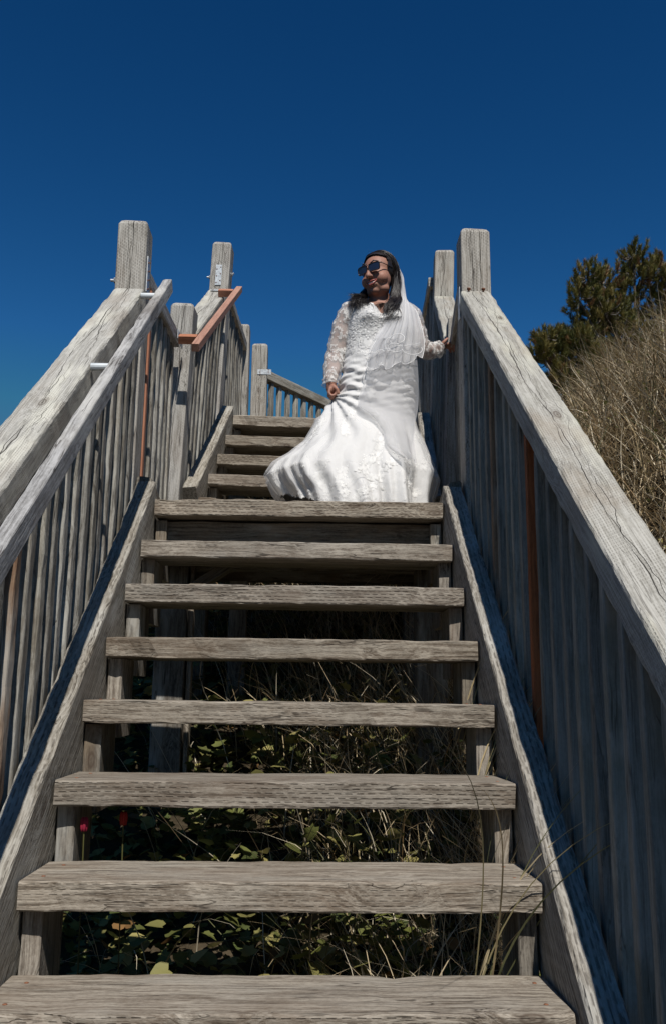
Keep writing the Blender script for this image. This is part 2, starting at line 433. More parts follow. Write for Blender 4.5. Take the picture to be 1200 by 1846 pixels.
def post(name, x, y, z0, ztop, root, F=None, w=.132, variant=0, mat='post'):
    me = post_mesh(ztop-z0, w, variant)
    Fm = (F or F1).to_3x3()
    xx = Fm @ Vector((0, 0, 1)); yy = Fm @ Vector((1, 0, 0)); zz = Fm @ Vector((0, 1, 0))
    m = Matrix((xx, yy, zz)).transposed().to_4x4(); m.translation = Vector((x, y, z0)) if F is None else P(F, x, y, z0)
    return link(name, me, M[mat], root, m)

def plate(root, c, ux, uy, w, h, n=4):
    """galvanised nail plate lying in the plane ux, uy"""
    ux = Vector(ux).normalized(); uy = Vector(uy); uy = (uy-ux*uy.dot(ux)).normalized(); uz = ux.cross(uy)
    m = Matrix((ux, uy, uz)).transposed()
    mb = MB().box((0, 0, 0), (w, h, .004))
    mw = m.to_4x4(); mw.translation = Vector(c)
    o = link('connector_plate', mb.mesh(), M['galv'], root, mw)
    for i in range(n):
        for s_ in (-1, 1):
            p = Vector((s_*w*.3, (i+.5)/n*h-h/2+s_*.008, .003))
            sb = MB().ell((0, 0, 0), (.0045, .0045, .0025), None, 8, 4)
            sm = mw.copy(); sm.translation = mw @ p
            link('screw', sb.mesh(), M['rust'], o, sm)
    return o
def bolt(root, p, dirv, L=.05, r=.0065):
    p = Vector(p); dirv = Vector(dirv)
    mb = MB().tube([-dirv*.02, dirv*L], r, 8).tube([dirv*.004, dirv*.014], r*2.1, 6)
    mw = Matrix.Translation(p)
    return link('bolt', mb.mesh(), M['galv'] if L > .01 else M['rust'], root, mw)

# ------------------------------------------------------------------ terrain
def sst(a, b, x):
    t = np.clip((x-a)/(b-a), 0, 1); return t*t*(3-2*t)
def ground_z(X, Y):
    X = np.asarray(X, float); Y = np.asarray(Y, float)
    base = -.80+.63*(Y-.4)
    base = np.where(Y > 5.2, 2.224+.2*(1-np.exp(-(Y-5.2)*.8)), base)
    lo = -1.95+.03*(Y+1.5)
    base = np.where(Y < -1.5, np.maximum(-1.95, -1.94+0*Y), base)
    bank = 1.55*sst(.42, 2.35, X)+.42*np.clip(X-1.6, 0, 3.0)-.02*np.clip(X-4.6, 0, 60)
    bank = bank*(1-.74*sst(2.2, 5.4, Y))*sst(-4.5, -.5, Y)
    left = -.55*np.clip(-X-.9, 0, 5.0)
    dist = np.sqrt(X**2+Y**2)
    far = sst(12, 45, dist)
    bumps = .05*np.sin(X*3.1+1.3*np.sin(Y*2.3))+.04*np.sin(Y*4.4+X*1.7)
    z = base+bank+left+bumps*np.where(dist < 12, 1, 0)
    return z*(1-far)+(-4.0)*far
def sheet():
    def axis(lo, hi):
        core = np.arange(lo, hi, .12)
        out = np.geomspace(.3, 900, 34)
        return np.concatenate([lo-out[::-1], core, hi+out])
    xs = axis(-6, 8); ys = axis(-5, 10)
    X, Y = np.meshgrid(xs, ys); Z = ground_z(X, Y)
    V = np.stack([X, Y, Z], -1).reshape(-1, 3); nx = len(xs); ny = len(ys)
    i, j = np.meshgrid(np.arange(nx-1), np.arange(ny-1)); a = (j*nx+i).ravel()
    F = np.stack([a, a+1, a+1+nx, a+nx], -1)
    return mesh_np('ground', V, F, True)
s = NT('sandy_soil'); tc = s.n('ShaderNodeTexCoord')
n1 = s.noise(tc.outputs['Object'], 3, 8, .65); n2 = s.noise(tc.outputs['Object'], 60, 4, .7)
c = s.mix(s.step(n1, .35, .65), (.022, .017, .010), (.065, .05, .032)); c = s.mix(s.math('MULTIPLY', s.step(n2, .4, .7), .4), c, (.10, .08, .05))
M['soil'] = s.fin(s.bsdf(c, .95, .1, s.bump(n2, .6, .01)))
g = link('ground', sheet(), M['soil']); tag(g, kind='structure', label='sandy bank under and beside the stairs')

# ------------------------------------------------------------------ stairs and landings
lower = flight(F1, D1, R1, -4, 6, (6,), (0, -1, -1.1), 'lower wooden flight of open grey treads rising from the bottom of the photo', -1.45)
upper = flight(F2, D2, R2, -1, 3, (3,), P(F2, 0, -.25, -.4), 'upper short wooden flight behind the bride, half hidden by her dress', -.28)

LZ = 6*R1+.015   # lower landing level
land = thing('landing_platform', (0, 2.0, 0), 'middle wooden landing carrying the bride, on square timber posts', 'landing')
for i in range(7):
    y = 1.80+i*.137
    board('deck_board', (-.69, y, LZ-.02), (.69, y, LZ-.02), .13, .038, M['tread'], land, seg=.08, rad=.004, variant=i)
for s_ in (-1, 1):
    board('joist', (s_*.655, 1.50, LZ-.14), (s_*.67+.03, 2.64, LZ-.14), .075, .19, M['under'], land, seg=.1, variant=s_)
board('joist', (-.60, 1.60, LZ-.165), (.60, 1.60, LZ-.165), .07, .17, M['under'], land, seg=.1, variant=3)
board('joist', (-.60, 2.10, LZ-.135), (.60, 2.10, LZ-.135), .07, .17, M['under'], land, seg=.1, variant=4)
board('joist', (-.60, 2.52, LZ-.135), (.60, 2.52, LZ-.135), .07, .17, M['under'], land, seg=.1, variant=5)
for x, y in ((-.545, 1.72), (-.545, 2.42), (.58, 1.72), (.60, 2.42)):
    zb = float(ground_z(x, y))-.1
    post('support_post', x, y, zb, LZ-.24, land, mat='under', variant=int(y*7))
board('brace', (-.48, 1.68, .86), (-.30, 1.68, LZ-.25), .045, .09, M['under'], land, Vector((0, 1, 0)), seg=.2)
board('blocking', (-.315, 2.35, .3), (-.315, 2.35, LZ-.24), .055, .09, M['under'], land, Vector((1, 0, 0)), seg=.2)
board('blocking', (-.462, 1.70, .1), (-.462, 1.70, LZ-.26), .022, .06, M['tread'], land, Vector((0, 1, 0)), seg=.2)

# small sloped trim boards where the lower stringers meet the landing
for s_ in (-1, 1):
    board('curb', (s_*.665, 1.52, LZ+.085), (s_*.665, 1.82, LZ+.02), .07, .05, M['under'], land, seg=.05, rad=.01, rough=.004, variant=s_+8)

L2Z = 3*R2
land2 = thing('landing_platform', P(F2, 0, 1.6, 0), 'upper wooden landing at the head of the stairs against the sky', 'landing')
for i in range(12):
    y = 3*D2+.32+i*.137
    board('deck_board', P(F2, -.69, y, L2Z-.02), P(F2, .69, y, L2Z-.02), .13, .038, M['tread'], land2, seg=.2, rad=.004, variant=i % 4)
for s_ in (-1, 0, 1):
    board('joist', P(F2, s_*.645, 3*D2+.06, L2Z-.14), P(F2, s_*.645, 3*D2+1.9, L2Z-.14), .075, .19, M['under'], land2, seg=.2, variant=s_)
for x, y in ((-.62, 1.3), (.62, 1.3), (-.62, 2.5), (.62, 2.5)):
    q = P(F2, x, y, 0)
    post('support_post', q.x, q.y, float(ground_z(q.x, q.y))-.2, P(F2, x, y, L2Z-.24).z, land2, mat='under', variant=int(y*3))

# ------------------------------------------------------------------ railings
XP = .768        # post centre line
# left side of the lower flight
rl = thing('railing', (-.76, 0, 0), 'lower left railing with thick grey top rail and pipe-bracketed handrail', 'railing')
railing_sloped(F1, D1, R1, -1.5, 1.475, -1, .965, rl, old=(14,), by0=-1.36, by1=1.46)
post('post', -XP, 1.545, .55, 2.525, rl, variant=1)
post('post', -XP, -1.62, -1.9, -.05, rl, variant=2)
ha = Vector((-.60, -1.5, 0)); 
hz = lambda y: 2.205+(y-1.47)*(1.33/1.61)
g1 = board('handrail', (-.601, -1.35, hz(-1.35)-.02), (-.601, 1.50, hz(1.50)-.02), .040, .062, M['grab'], rl, seg=.022, rad=.006, rough=.0014, variant=21, key=False)
for yb in (-1.0, .67, 1.40):
    zz = hz(yb)-.035
    mb = MB().tube([(0, 0, 0), (-.085, 0, 0)], .0135, 14)
    br = link('bracket', mb.mesh(smooth=False), M['pipe'], g1, Matrix.Translation((-.612, yb, zz)))
board('baluster', (-.712, 1.648, LZ-.10), (-.709, 1.652, 2.25), .024, .036, M['cedar'], rl, Vector((0, 1, 0)), seg=.07, rad=.0045, rough=.001, variant=2)
bolt(rl, (-.835, 1.53, 2.245), (-1, 0, 0), .03)
plate(rl, (-.699, 1.53, 2.27), (0, 1, 0), (0, -.5, 1), .05, .17, 4)
# right side of the lower flight
rr_ = thing('railing', (.76, 0, 0), 'lower right railing with long cracked grey top rail against the grassy bank', 'railing')
railing_sloped(F1, D1, R1, -1.5, 1.475, 1, .985, rr_, old=(17, 22), by0=-1.40, by1=1.46)
post('post', XP+.006, 1.545, .55, 2.52, rr_, variant=3)
post('post', XP, -1.62, -1.9, -.05, rr_, variant=4)
plate(rr_, (.7005+.004, 1.535, 2.165), (0, 1, 0), (0, -.3, 1), .045, .15, 4)
for xx in (.735, .80):
    bolt(rr_, (xx, 1.462, 2.195), (0, -.6, .8), .004, .004)
# level railings along the middle landing
ml = thing('railing', (-.74, 2.0, LZ), 'short left railing of the middle landing, thin board rail falling away behind the tall post', 'railing')
railing_level((-.742, 1.615), (-.715, 2.36), 2.335, LZ-.12, ml, side=0, th=.07, wd=.075, spacing=.108, b_first=.05, wood_rail='grab')
plate(ml, (-.671, 2.33, 2.30), (0, 1, 0), (0, 0, 1), .16, .05, 3)
mr = thing('railing', (.79, 2.0, LZ), 'short right railing of the middle landing under the raised hand', 'railing')
railing_level((.755, 1.615), (.825, 2.36), 2.335, LZ-.12, mr, side=0, th=.07, wd=.075, spacing=.108, b_first=.05, variant=2)
# upper flight railings
ul = thing('railing', P(F2, -.77, .2, 0), 'left railing of the upper flight with bright orange handrail on two blocks', 'railing')
railing_sloped(F2, D2, R2, -.17, .745, -1, .914, ul, by0=-.14, by1=.72, spacing=.108)
post('post', -.775, -.20, -.75, .925, ul, F2, w=.132, variant=5)
post('post', -.768, .815, .05, 1.852, ul, F2, variant=6)
oh = board('handrail', P(F2, -.612, -.61, .535-.02), P(F2, -.612, .67, 1.475-.02), .040, .042, M['cedar'], ul, F2.to_3x3() @ Vector((0, 0, 1)), seg=.1, rad=.003, rough=.0006, variant=31)
for yb in (-.47, .56):
    z = .535+(yb+.61)*(.94/1.28)-.02
    board('bracket', P(F2, -.634, yb, z), P(F2, -.73, yb, z), .05, .045, M['cedar'], oh, F2.to_3x3() @ Vector((0, -.6, .8)), seg=.05, rad=.003, rough=.0005)
plate(ul, P(F2, -.775, .746, 3*R2+1.02), F2.to_3x3() @ Vector((1, 0, 0)), (0, 0, 1), .042, .15, 3)
plate(ul, P(F2, -.775, .70, 3*R2+.885), F2.to_3x3() @ Vector((1, 0, 0)), F2.to_3x3() @ Vector((0, .79, .61)), .07, .05, 1)
bolt(ul, P(F2, -.835, .80, 1.60), (-1, 0, 0), .03)
bolt(ul, P(F2, -.70, .80, 1.62), (.7, 0, .5), .03)
ur = thing('railing', P(F2, .77, .2, 0), 'right railing of the upper flight rising behind the bride\'s raised arm', 'railing')
railing_sloped(F2, D2, R2, -.17, .745, 1, .914, ur, by0=-.14, by1=.72, spacing=.108)
post('post', .775, -.20, -.75, .90, ur, F2, variant=7)
post('post', .768, .815, .05, 1.838, ur, F2, variant=8)
# top landing railings
tl = thing('railing', P(F2, -.75, 1.5, L2Z), 'left railing of the upper landing running back from the plated post', 'railing')
q0 = P(F2, -.735, .89, 0); q1 = P(F2, -.735, 2.18, 0)
railing_level((q0.x, q0.y), (q1.x, q1.y), 3.345, 2.10, tl, th=.07, wd=.075, spacing=.108, variant=4)
q = P(F2, -.755, 2.27, 0); post('post', q.x, q.y, 1.6, 3.535, tl, variant=9)
td = thing('railing', (-.4, 5.3, 2.2), 'far diagonal railing with open balusters showing blue sky beside the dress', 'railing')
pa = Vector((-.43, 5.20)); 
post('post', -.43, 5.20, 1.7, 3.44, td, variant=10, w=.135)
dv = Vector((math.sin(R(36)), math.cos(R(36))))
e1 = pa+dv*1.9
b0 = pa+dv*.06
railing_level((b0.x, b0.y), (e1.x, e1.y), 3.225, 2.12, td, th=.085, wd=.085, spacing=.122, b_first=.10, variant=6, wood_rail='bal')
post('post', e1.x+.04, e1.y+.06, 1.7, 3.44, td, variant=11)
plate(td, (-.385, 5.129, 3.17), (1, 0, 0), (0, 0, 1), .12, .045, 3)
tr = thing('railing', P(F2, .8, 1.5, L2Z), 'right railing of the upper landing hidden behind the tall posts', 'railing')
q0 = P(F2, .765, .89, 0); q1 = P(F2, .765, 2.18, 0)
railing_level((q0.x, q0.y), (q1.x, q1.y), 3.30, 2.08, tr, th=.07, wd=.075, spacing=.108, variant=8)
q = P(F2, .765, 2.27, 0); post('post', q.x, q.y, 1.6, 3.40, tr, variant=12)

# ------------------------------------------------------------------ vegetation
def leafmat(name, attr=True, rough=.6, trans=.25, spec=.3):
    s = NT(name); at = s.n('ShaderNodeAttribute'); at.attribute_name = 'tint'
    tc = s.n('ShaderNodeTexCoord')
    c = s.mix(s.math('MULTIPLY', s.noise(s.mapv(tc.outputs['Object'], (40, 40, 40)), 1, 3), .5), at.outputs[0], (.06, .045, .015))
    b = s.bsdf(c, rough, spec)
    tr = s.n('ShaderNodeBsdfTranslucent'); s.set(tr.inputs[0], c)
    mx = s.n('ShaderNodeMixShader'); mx.inputs[0].default_value = trans
    s.t.links.new(b, mx.inputs[1]); s.t.links.new(tr.outputs[0], mx.inputs[2])
    return s.fin(mx.outputs[0])
M['grass'] = leafmat('dry_grass_blades', trans=.15)
M['leaf'] = leafmat('green_leaves', rough=.6, trans=.25, spec=.25)
M['needle'] = leafmat('pine_needles', rough=.55, trans=.1)
M['bark'] = wood('pine_bark', (.16, .13, .10), (.06, .045, .035), knots=0)

def tint_mesh(me, col):      # col per vertex (n,3)
    a = me.color_attributes.new('tint', 'FLOAT_COLOR', 'POINT')
    c = np.ones((len(col), 4), dtype=np.float32); c[:, :3] = col
    a.data.foreach_set('color', c.ravel())

def blades(base, length, width, az, lean, curl, col, seg=6, twist=None):
    """many grass blades at once; arrays of n; every blade its own curved tapered strip"""
    n = len(base); t = np.linspace(0, 1, seg+1)[None, :]
    ang = lean[:, None] + curl[:, None]*t**1.3
    ds = (length/seg)[:, None]
    hx = np.cumsum(np.concatenate([np.zeros((n, 1)), np.sin((ang[:, :-1]+ang[:, 1:])/2)*ds], 1), 1)
    hz = np.cumsum(np.concatenate([np.zeros((n, 1)), np.cos((ang[:, :-1]+ang[:, 1:])/2)*ds], 1), 1)
    azt = az[:, None] + (twist[:, None]*t if twist is not None else 0)
    cx, cy = np.cos(azt), np.sin(azt)
    ctr = np.stack([base[:, 0:1]+hx*cx, base[:, 1:2]+hx*cy, base[:, 2:3]+hz], -1)
    w = (width[:, None]*(1-t**2*.9))/2
    tw = az+nrg.uniform(-.9, .9, n)
    side = np.stack([-np.sin(tw), np.cos(tw), np.zeros(n)], -1)[:, None, :]
    Lf = ctr-side*w[..., None]; Rt = ctr+side*w[..., None]
    V = np.stack([Lf, Rt], 2).reshape(-1, 3)
    b = (np.arange(n)*(seg+1)*2)[:, None]; k = (np.arange(seg)*2)[None, :]
    a = (b+k).ravel(); F = np.stack([a, a+1, a+3, a+2], -1)
    c = np.repeat(col, (seg+1)*2, 0)
    return V, F, c
def pick_cols(n, pal, wts, jit=.22):
    pal = np.array(pal); i = nrg.choice(len(pal), n, p=np.array(wts)/sum(wts))
    return pal[i]*(1+nrg.uniform(-jit, jit, (n, 1)))
STRAW = [(.70, .57, .38), (.56, .44, .26), (.27, .19, .11), (.80, .71, .54), (.13, .14, .06), (.30, .19, .09)]
def scatter_grass(name, n, xr, yr, keep, lo, hi, w, pal, wts, label, curl=(0.2, 2.2), lean=(0, .7), clump=.72, seg=6):
    X = nrg.uniform(*xr, n); Y = nrg.uniform(*yr, n)
    # clumps
    cxs = nrg.uniform(*xr, n//90+1); cys = nrg.uniform(*yr, n//90+1); ci = nrg.integers(0, len(cxs), n)
    m = nrg.random(n) < clump
    X = np.where(m, cxs[ci]+nrg.normal(0, .09, n), X); Y = np.where(m, cys[ci]+nrg.normal(0, .09, n), Y)
    k = keep(X, Y); X, Y, ci, m = X[k], Y[k], ci[k], m[k]; n = len(X)
    base = np.stack([X, Y, ground_z(X, Y)-.02], -1)
    az = nrg.uniform(0, 2*np.pi, n)
    az = np.where(nrg.random(n) < .45, np.pi+nrg.normal(0, .8, n)+.4, az)
    V, F, c = blades(base, nrg.uniform(lo, hi, n), nrg.uniform(.7, 1.3, n)*w, az, nrg.uniform(*lean, n), nrg.uniform(*curl, n), pick_cols(n, pal, wts)*np.where(m, .75+.5*((ci*7919) % 13)/12., .8)[:, None], seg, nrg.normal(0, .7, n))
    me = mesh_np(name, V, F); tint_mesh(me, c)
    o = link(name, me, M['grass']); tag(o, label, 'grass', kind='stuff'); return o
# dry dune grass on the bank to the right
W1 = [4, 3.4, 2.2, 3.4, .8, .5]
scatter_grass('dune_grass', 36000, (.86, 4.6), (-.6, 6.6), lambda X, Y: (X > .93+.0*Y) & (X < 1.0+ (Y+2.2)*.62),   .22, .56, .0062, STRAW, W1, 'matted dry straw coloured dune grass covering the bank right of the stairs', curl=(.2, 1.7))
scatter_grass('short_dead_grass', 30000, (.9, 4.6), (-.6, 6.6), lambda X, Y: (X < 1.0+(Y+2.2)*.62), .12, .34, .0065, STRAW, [4, 4, 3, 3, .5, .8], 'short tangled dead stalks low on the bank right of the stairs', curl=(1.0, 3.4), lean=(.3, 1.4), seg=5)
scatter_grass('green_marram', 650, (1.0, 4.2), (-.2, 5.5), lambda X, Y: (X > .98) & (X < 1.0+(Y+2.2)*.6), .5, .95, .0055, [(.10, .13, .06), (.15, .17, .09), (.22, .16, .07)], [3, 2, 2], 'tall thin dark green grass stems standing out of the dry grass', curl=(0, .9), lean=(0, .45), clump=.6)
# thin grass below and behind the treads
scatter_grass('shade_grass', 15000, (-.62, .98), (-.9, 4.6), lambda X, Y: (nrg.random(len(X)) < .10+.9*sst(-.25, .35, X+.16*(Y-1.2))), .2, .66, .0045, STRAW, [4, 3, 2, 4, 1.6, .5], 'sparse dry grass growing in the shade beneath the open treads', curl=(.2, 2.0), lean=(.0, .9))
scatter_grass('far_grass', 9000, (-7, 9), (4.6, 11), lambda X, Y: (np.abs(X-.3) > .2), .3, .7, .008, STRAW, W1, 'dry grass on the crest beyond the stairs')
scatter_grass('left_slope_grass', 9000, (-3.2, -.95), (-1.2, 5.5), lambda X, Y: X < -.95, .2, .5, .006, STRAW, [2, 3, 3, 1, 4, .5], 'mixed green and dry grass on the low ground left of the stairs')

# broad leaves: ground cover beneath the stairs
def leaf_shape(kind):
    if kind == 0:   # heart shaped
        o = [(0, 0), (.28, -.12), (.5, .12), (.48, .45), (.28, .78), (0, 1.0), (-.28, .78), (-.48, .45), (-.5, .12), (-.28, -.12)]
    else:           # lobed
        o = [(0, 0), (.25, -.05), (.55, .1), (.38, .33), (.52, .62), (.22, .66), (0, 1.05), (-.22, .66), (-.52, .62), (-.38, .33), (-.55, .1), (-.25, -.05)]
    return np.array(o)
def leaf_mesh_arrays(pos, size, nrm_az, tilt, az, col, kind, jagged=0):
    o = leaf_shape(kind); m = len(o); n = len(pos)
    x = o[:, 0]; y = o[:, 1]
    z = .22*np.abs(x)-.18*(y-.4)**2
    loc = np.stack([x, y, z], -1); loc = np.concatenate([loc, [[0, .42, -.02]]], 0)
    L = loc[None]*size[:, None, None]
    ct, st = np.cos(tilt)[:, None], np.sin(tilt)[:, None]
    a = L[..., 0]; b = L[..., 1]*ct-L[..., 2]*st; c = L[..., 1]*st+L[..., 2]*ct
    rl = nrg.normal(0, .35, n)[:, None]; a, c = a*np.cos(rl)-c*np.sin(rl), a*np.sin(rl)+c*np.cos(rl)
    ca, sa = np.cos(az)[:, None], np.sin(az)[:, None]
    V = np.stack([a*ca-b*sa, a*sa+b*ca, c], -1)+pos[:, None, :]
    base = (np.arange(n)*(m+1))[:, None]; j = np.arange(m)[None, :]
    F = np.stack([(base+m+0*j).ravel(), (base+j).ravel(), (base+(j+1) % m).ravel()], -1)
    return V.reshape(-1, 3), F, np.repeat(col, m+1, 0)
LEAFC = [(.15, .17, .05), (.23, .22, .075), (.08, .11, .035), (.34, .30, .11), (.24, .13, .05)]
def ground_cover(n, xr, yr, keep, lo, hi, label, zr=(.02, .28)):
    Vs, Fs, Cs = [], [], []; off = 0
    for kind in (0, 1):
        X = nrg.uniform(*xr, n); Y = nrg.uniform(*yr, n); k = keep(X, Y); X, Y = X[k], Y[k]; m = len(X)
        Z = ground_z(X, Y)+nrg.uniform(*zr, m)*nrg.random(m)
        pos = np.stack([X, Y, Z], -1)
        V, F, c = leaf_mesh_arrays(pos, nrg.uniform(lo, hi, m), None, nrg.uniform(-.5, .9, m), nrg.uniform(0, 6.28, m), pick_cols(m, LEAFC, [4, 3, 3.5, 1.6, .5], .3), kind)
        Vs.append(V); Fs.append(F+off); Cs.append(c); off += len(V)
    me = mesh_np('ground_cover_leaves', np.concatenate(Vs), np.concatenate(Fs)); tint_mesh(me, np.concatenate(Cs))
    o = link('ground_cover_leaves', me, M['leaf']); tag(o, label, 'ground cover', kind='stuff'); return o
ground_cover(5600, (-.95, .95), (-1.2, 4.2), lambda X, Y: (nrg.random(len(X)) < 1-.55*sst(.2, .8, X)), .025, .062, 'low broad leaved creeping plants under the open treads')
ground_cover(700, (.9, 2.6), (0, 5), lambda X, Y: X > .9, .012, .028, 'small yellowing leaves among the dry grass of the bank', (.1, .6))
ground_cover(1500, (-2.6, -.9), (-1.2, 4.2), lambda X, Y: X < -.9, .04, .09, 'broad leaves on the low ground left of the stairs')

# individual leafy plants in the sunlit strips between the treads
def leafy_plant(x, y, h, nleaf, label, size=.06, kinds=(0, 1)):
    z0 = float(ground_z(x, y))
    t = thing('leafy_plant', (x, y, z0), label, 'plant', 'leafy plants between the treads')
    mb = MB(); lv = []
    for i in range(nleaf):
        a = rng.uniform(0, 6.28); r = rng.uniform(.04, .22); hh = h*rng.uniform(.5, 1.0)
        p = Vector((r*math.cos(a), r*math.sin(a)*.7, hh))
        mb.tube([(0, 0, 0), (p.x*.3, p.y*.3, hh*.6), p], [.0025, .002, .0012], 4, False)
        lv.append((p, a))
    st = mb.mesh(); tint_mesh(st, np.tile((.12, .10, .035), (len(mb.V), 1)))
    link('stem', st, M['leaf'], t, Matrix.Translation((x, y, z0)))
    for p, a in lv:
        me = LM[rng.choice(range(len(LM)))]
        o = link('leaf', me, M['leaf'], t)
        o.location = p; o.rotation_euler = (rng.uniform(-.5, .7), rng.uniform(-.5, .5), a-1.57+rng.uniform(-.6, .6)); sc = size*rng.uniform(.65, 1.1); o.scale = (sc, sc, sc)
    return t
LM = []
for kind in (0, 1):
    for j in range(3):
        V, F, c = leaf_mesh_arrays(np.zeros((1, 3)), np.ones(1), None, np.zeros(1), np.zeros(1), np.array([LEAFC[[1, 3, 0][j]]])*1.25, kind)
        me = mesh_np('leaf', V, F); tint_mesh(me, c); LM.append(me)
leafy_plant(-.42, .10, .26, 16, 'yellow green leafy plant at the left of the lowest gap between treads')
leafy_plant(-.10, .18, .27, 14, 'heart leaved plant left of the middle in the lowest gap')
leafy_plant(.14, .12, .25, 12, 'bright leaf cluster in the middle of the lowest gap')
leafy_plant(.38, .22, .24, 12, 'lobed pale leaves near the right end of the lowest gap')
leafy_plant(-.30, .62, .26, 18, 'broad pale leaves in the second gap, right of the red flowers')
leafy_plant(.04, .70, .24, 12, 'dark leafy plant in the middle of the second gap')
leafy_plant(.36, .62, .24, 14, 'small leaved plant at the right of the second gap')
leafy_plant(-.12, 1.10, .26, 14, 'leafy plant behind the left part of the third gap')
leafy_plant(.22, 1.20, .26, 14, 'leafy plant right of the middle in the third gap')
leafy_plant(-.06, 1.62, .42, 18, 'sunlit pale leaf cluster two gaps below the landing edge, left of the middle', .065)
leafy_plant(.14, 1.50, .36, 14, 'sunlit leaves in the gap three treads below the landing edge', .06)
leafy_plant(-.24, 1.46, .3, 12, 'leaves right of the timber post, three gaps below the landing', .06)
leafy_plant(.40, 1.70, .40, 12, 'leaves near the right end of the gap two treads below the landing edge', .055)
leafy_plant(-.02, 2.45, .3, 14, 'pale leaves showing through the fifth gap, left of the middle')

# ferns
def fern(x, y, az, label, L=.42):
    z0 = float(ground_z(x, y))+.03
    t = thing('fern', (x, y, z0), label, 'fern', 'small ferns below the stairs')
    for f in range(3):
        a = az+(f-1)*.7+rng.uniform(-.15, .15); Lf = L*rng.uniform(.8, 1.1)
        V = []; F = []; N = 16
        ctr = [Vector((math.cos(a)*Lf*s_, math.sin(a)*Lf*s_, .28*math.sin(s_*2.1)*Lf/.42)) for s_ in [i/N for i in range(N+1)]]
        sd = Vector((-math.sin(a), math.cos(a), 0))
        for i in range(2, N):
            s_ = i/N; ll = .09*math.sin(min(1, s_*1.25)*math.pi)**.7*(1.15-s_*.7); d_ = (ctr[i+1]-ctr[i]).normalized()
            for sg in (-1, 1):
                b = len(V); tip = ctr[i]+sd*sg*ll+d_*ll*.45+Vector((0, 0, -.012))
                V += [ctr[i], ctr[i]+d_*.014, tip, ctr[i]+d_*.007+(tip-ctr[i])*.5+d_*.008, ctr[i]+(tip-ctr[i])*.5-d_*.006]
                F += [(b, b+1, b+3), (b, b+3, b+4), (b+4, b+3, b+2)]
        tv, tf = tube_np(ctr, [.002]*(N+1), 4, False); b = len(V); V += tv; F += [tuple(q_+b for q_ in ff) for ff in tf]
        me = bpy.data.meshes.new('frond'); me.from_pydata([tuple(v) for v in V], [], F)
        cc = (.15, .17, .04) if f != 1 else (.2, .21, .055)
        tint_mesh(me, np.tile(cc, (len(V), 1)))
        link('frond', me, M['leaf'], t)
fern(-.22, 1.32, 2.6, 'small fern pointing left beside the timber post in the third gap')
fern(.48, .75, 2.9, 'fern with toothed fronds at the right of the second gap')
fern(-.16, .36, 2.2, 'fern behind the leaves in the lowest gap')

# two small red flowers under the third tread
for (x, y, z, cc, lab) in ((-.535, .30, .0, (.42, .015, .07), 'magenta red flower bud in the second gap, the one nearer the left stringer'), (-.44, .34, .0, (.42, .02, .02), 'scarlet flower bud in the second gap, right of the magenta one')):
    z0 = float(ground_z(x, y)); zt = .085 if x < -.5 else .095
    t = thing('flower', (x, y, z0), lab, 'flower')
    mb = MB().tube([(0, 0, 0), (.01, 0, (zt-z0)*.5), (0, 0, zt-z0)], [.002]*3, 5)
    me = mb.mesh(); tint_mesh(me, np.tile((.12, .12, .04), (len(mb.V), 1))); link('stem', me, M['leaf'], t)
    pb = MB()
    for k in range(5):
        a = k*1.2566; pb.ell((.006*math.cos(a), .006*math.sin(a), zt-z0+.0), (.0055, .0055, .019), None, 6, 6)
    pm = pb.mesh(smooth=True); tint_mesh(pm, np.tile(cc, (len(pb.V), 1))); link('petal', pm, M['leaf'], t)

# long arching blades of beach grass reaching over the right stringer
def arching_tuft(x, y, z0, n, label, xr, seed, lo=.35, hi=.75, azr=(-.5, 1.2), lean=(.1, .5), curl=(.9, 2.0), width=.0042, split=True):
    g_ = np.random.default_rng(seed)
    t = thing('beach_grass_tuft', (x, y, z0), label, 'grass tuft', 'grass tufts reaching over the right side board')
    for i in range(n):
        b = np.array([[g_.uniform(-xr, xr), g_.uniform(-xr, xr), 0]])
        V, F, c = blades(b, np.array([g_.uniform(lo, hi)]), np.array([width*g_.uniform(.7, 1.2)]), np.array([g_.uniform(*azr)]), np.array([g_.uniform(*lean)]), np.array([g_.uniform(*curl)]),
                         np.array([[(.58, .46, .26), (.42, .36, .19), (.26, .27, .13), (.64, .53, .33)][g_.integers(0, 4)]]), 14, np.array([g_.normal(0, .6)]))
        me = mesh_np('blade', V, F); tint_mesh(me, c)
        o = link('blade', me, M['grass'], t)
    return t
for (x, y, n, lab, sd, az) in (
        (.44, .09, 7, 'long straw coloured blades arching above the lowest full tread at right', 3, (-2.4, -.4)),
        (.50, .28, 8, 'blades spraying over the right side board beside the second lowest tread', 5, (-1.3, .3)),
        (.52, .52, 8, 'thin blades crossing the right side board beside the third lowest tread', 8, (-1.4, .3)),
        (.52, .78, 7, 'curved blades crossing the right side board beside the fourth lowest tread', 21, (-1.4, .3)),
        (.54, 1.20, 5, 'few blades leaning over the right side board just below the landing', 9, (-1.4, .1))):
    arching_tuft(x+.035, y, y/D1*R1-.36, n+5, lab, .03, sd, .66, 1.02, (az[0]+.9, az[1]+.5), (.15, .6), (.5, 1.5), .0050)
arching_tuft(.50, 1.72, LZ, 7, 'few dark blades standing in front of the right edge of the dress', .05, 12, .22, .42, (1.8, 3.0), (.3, .8), (.2, .8), .004)

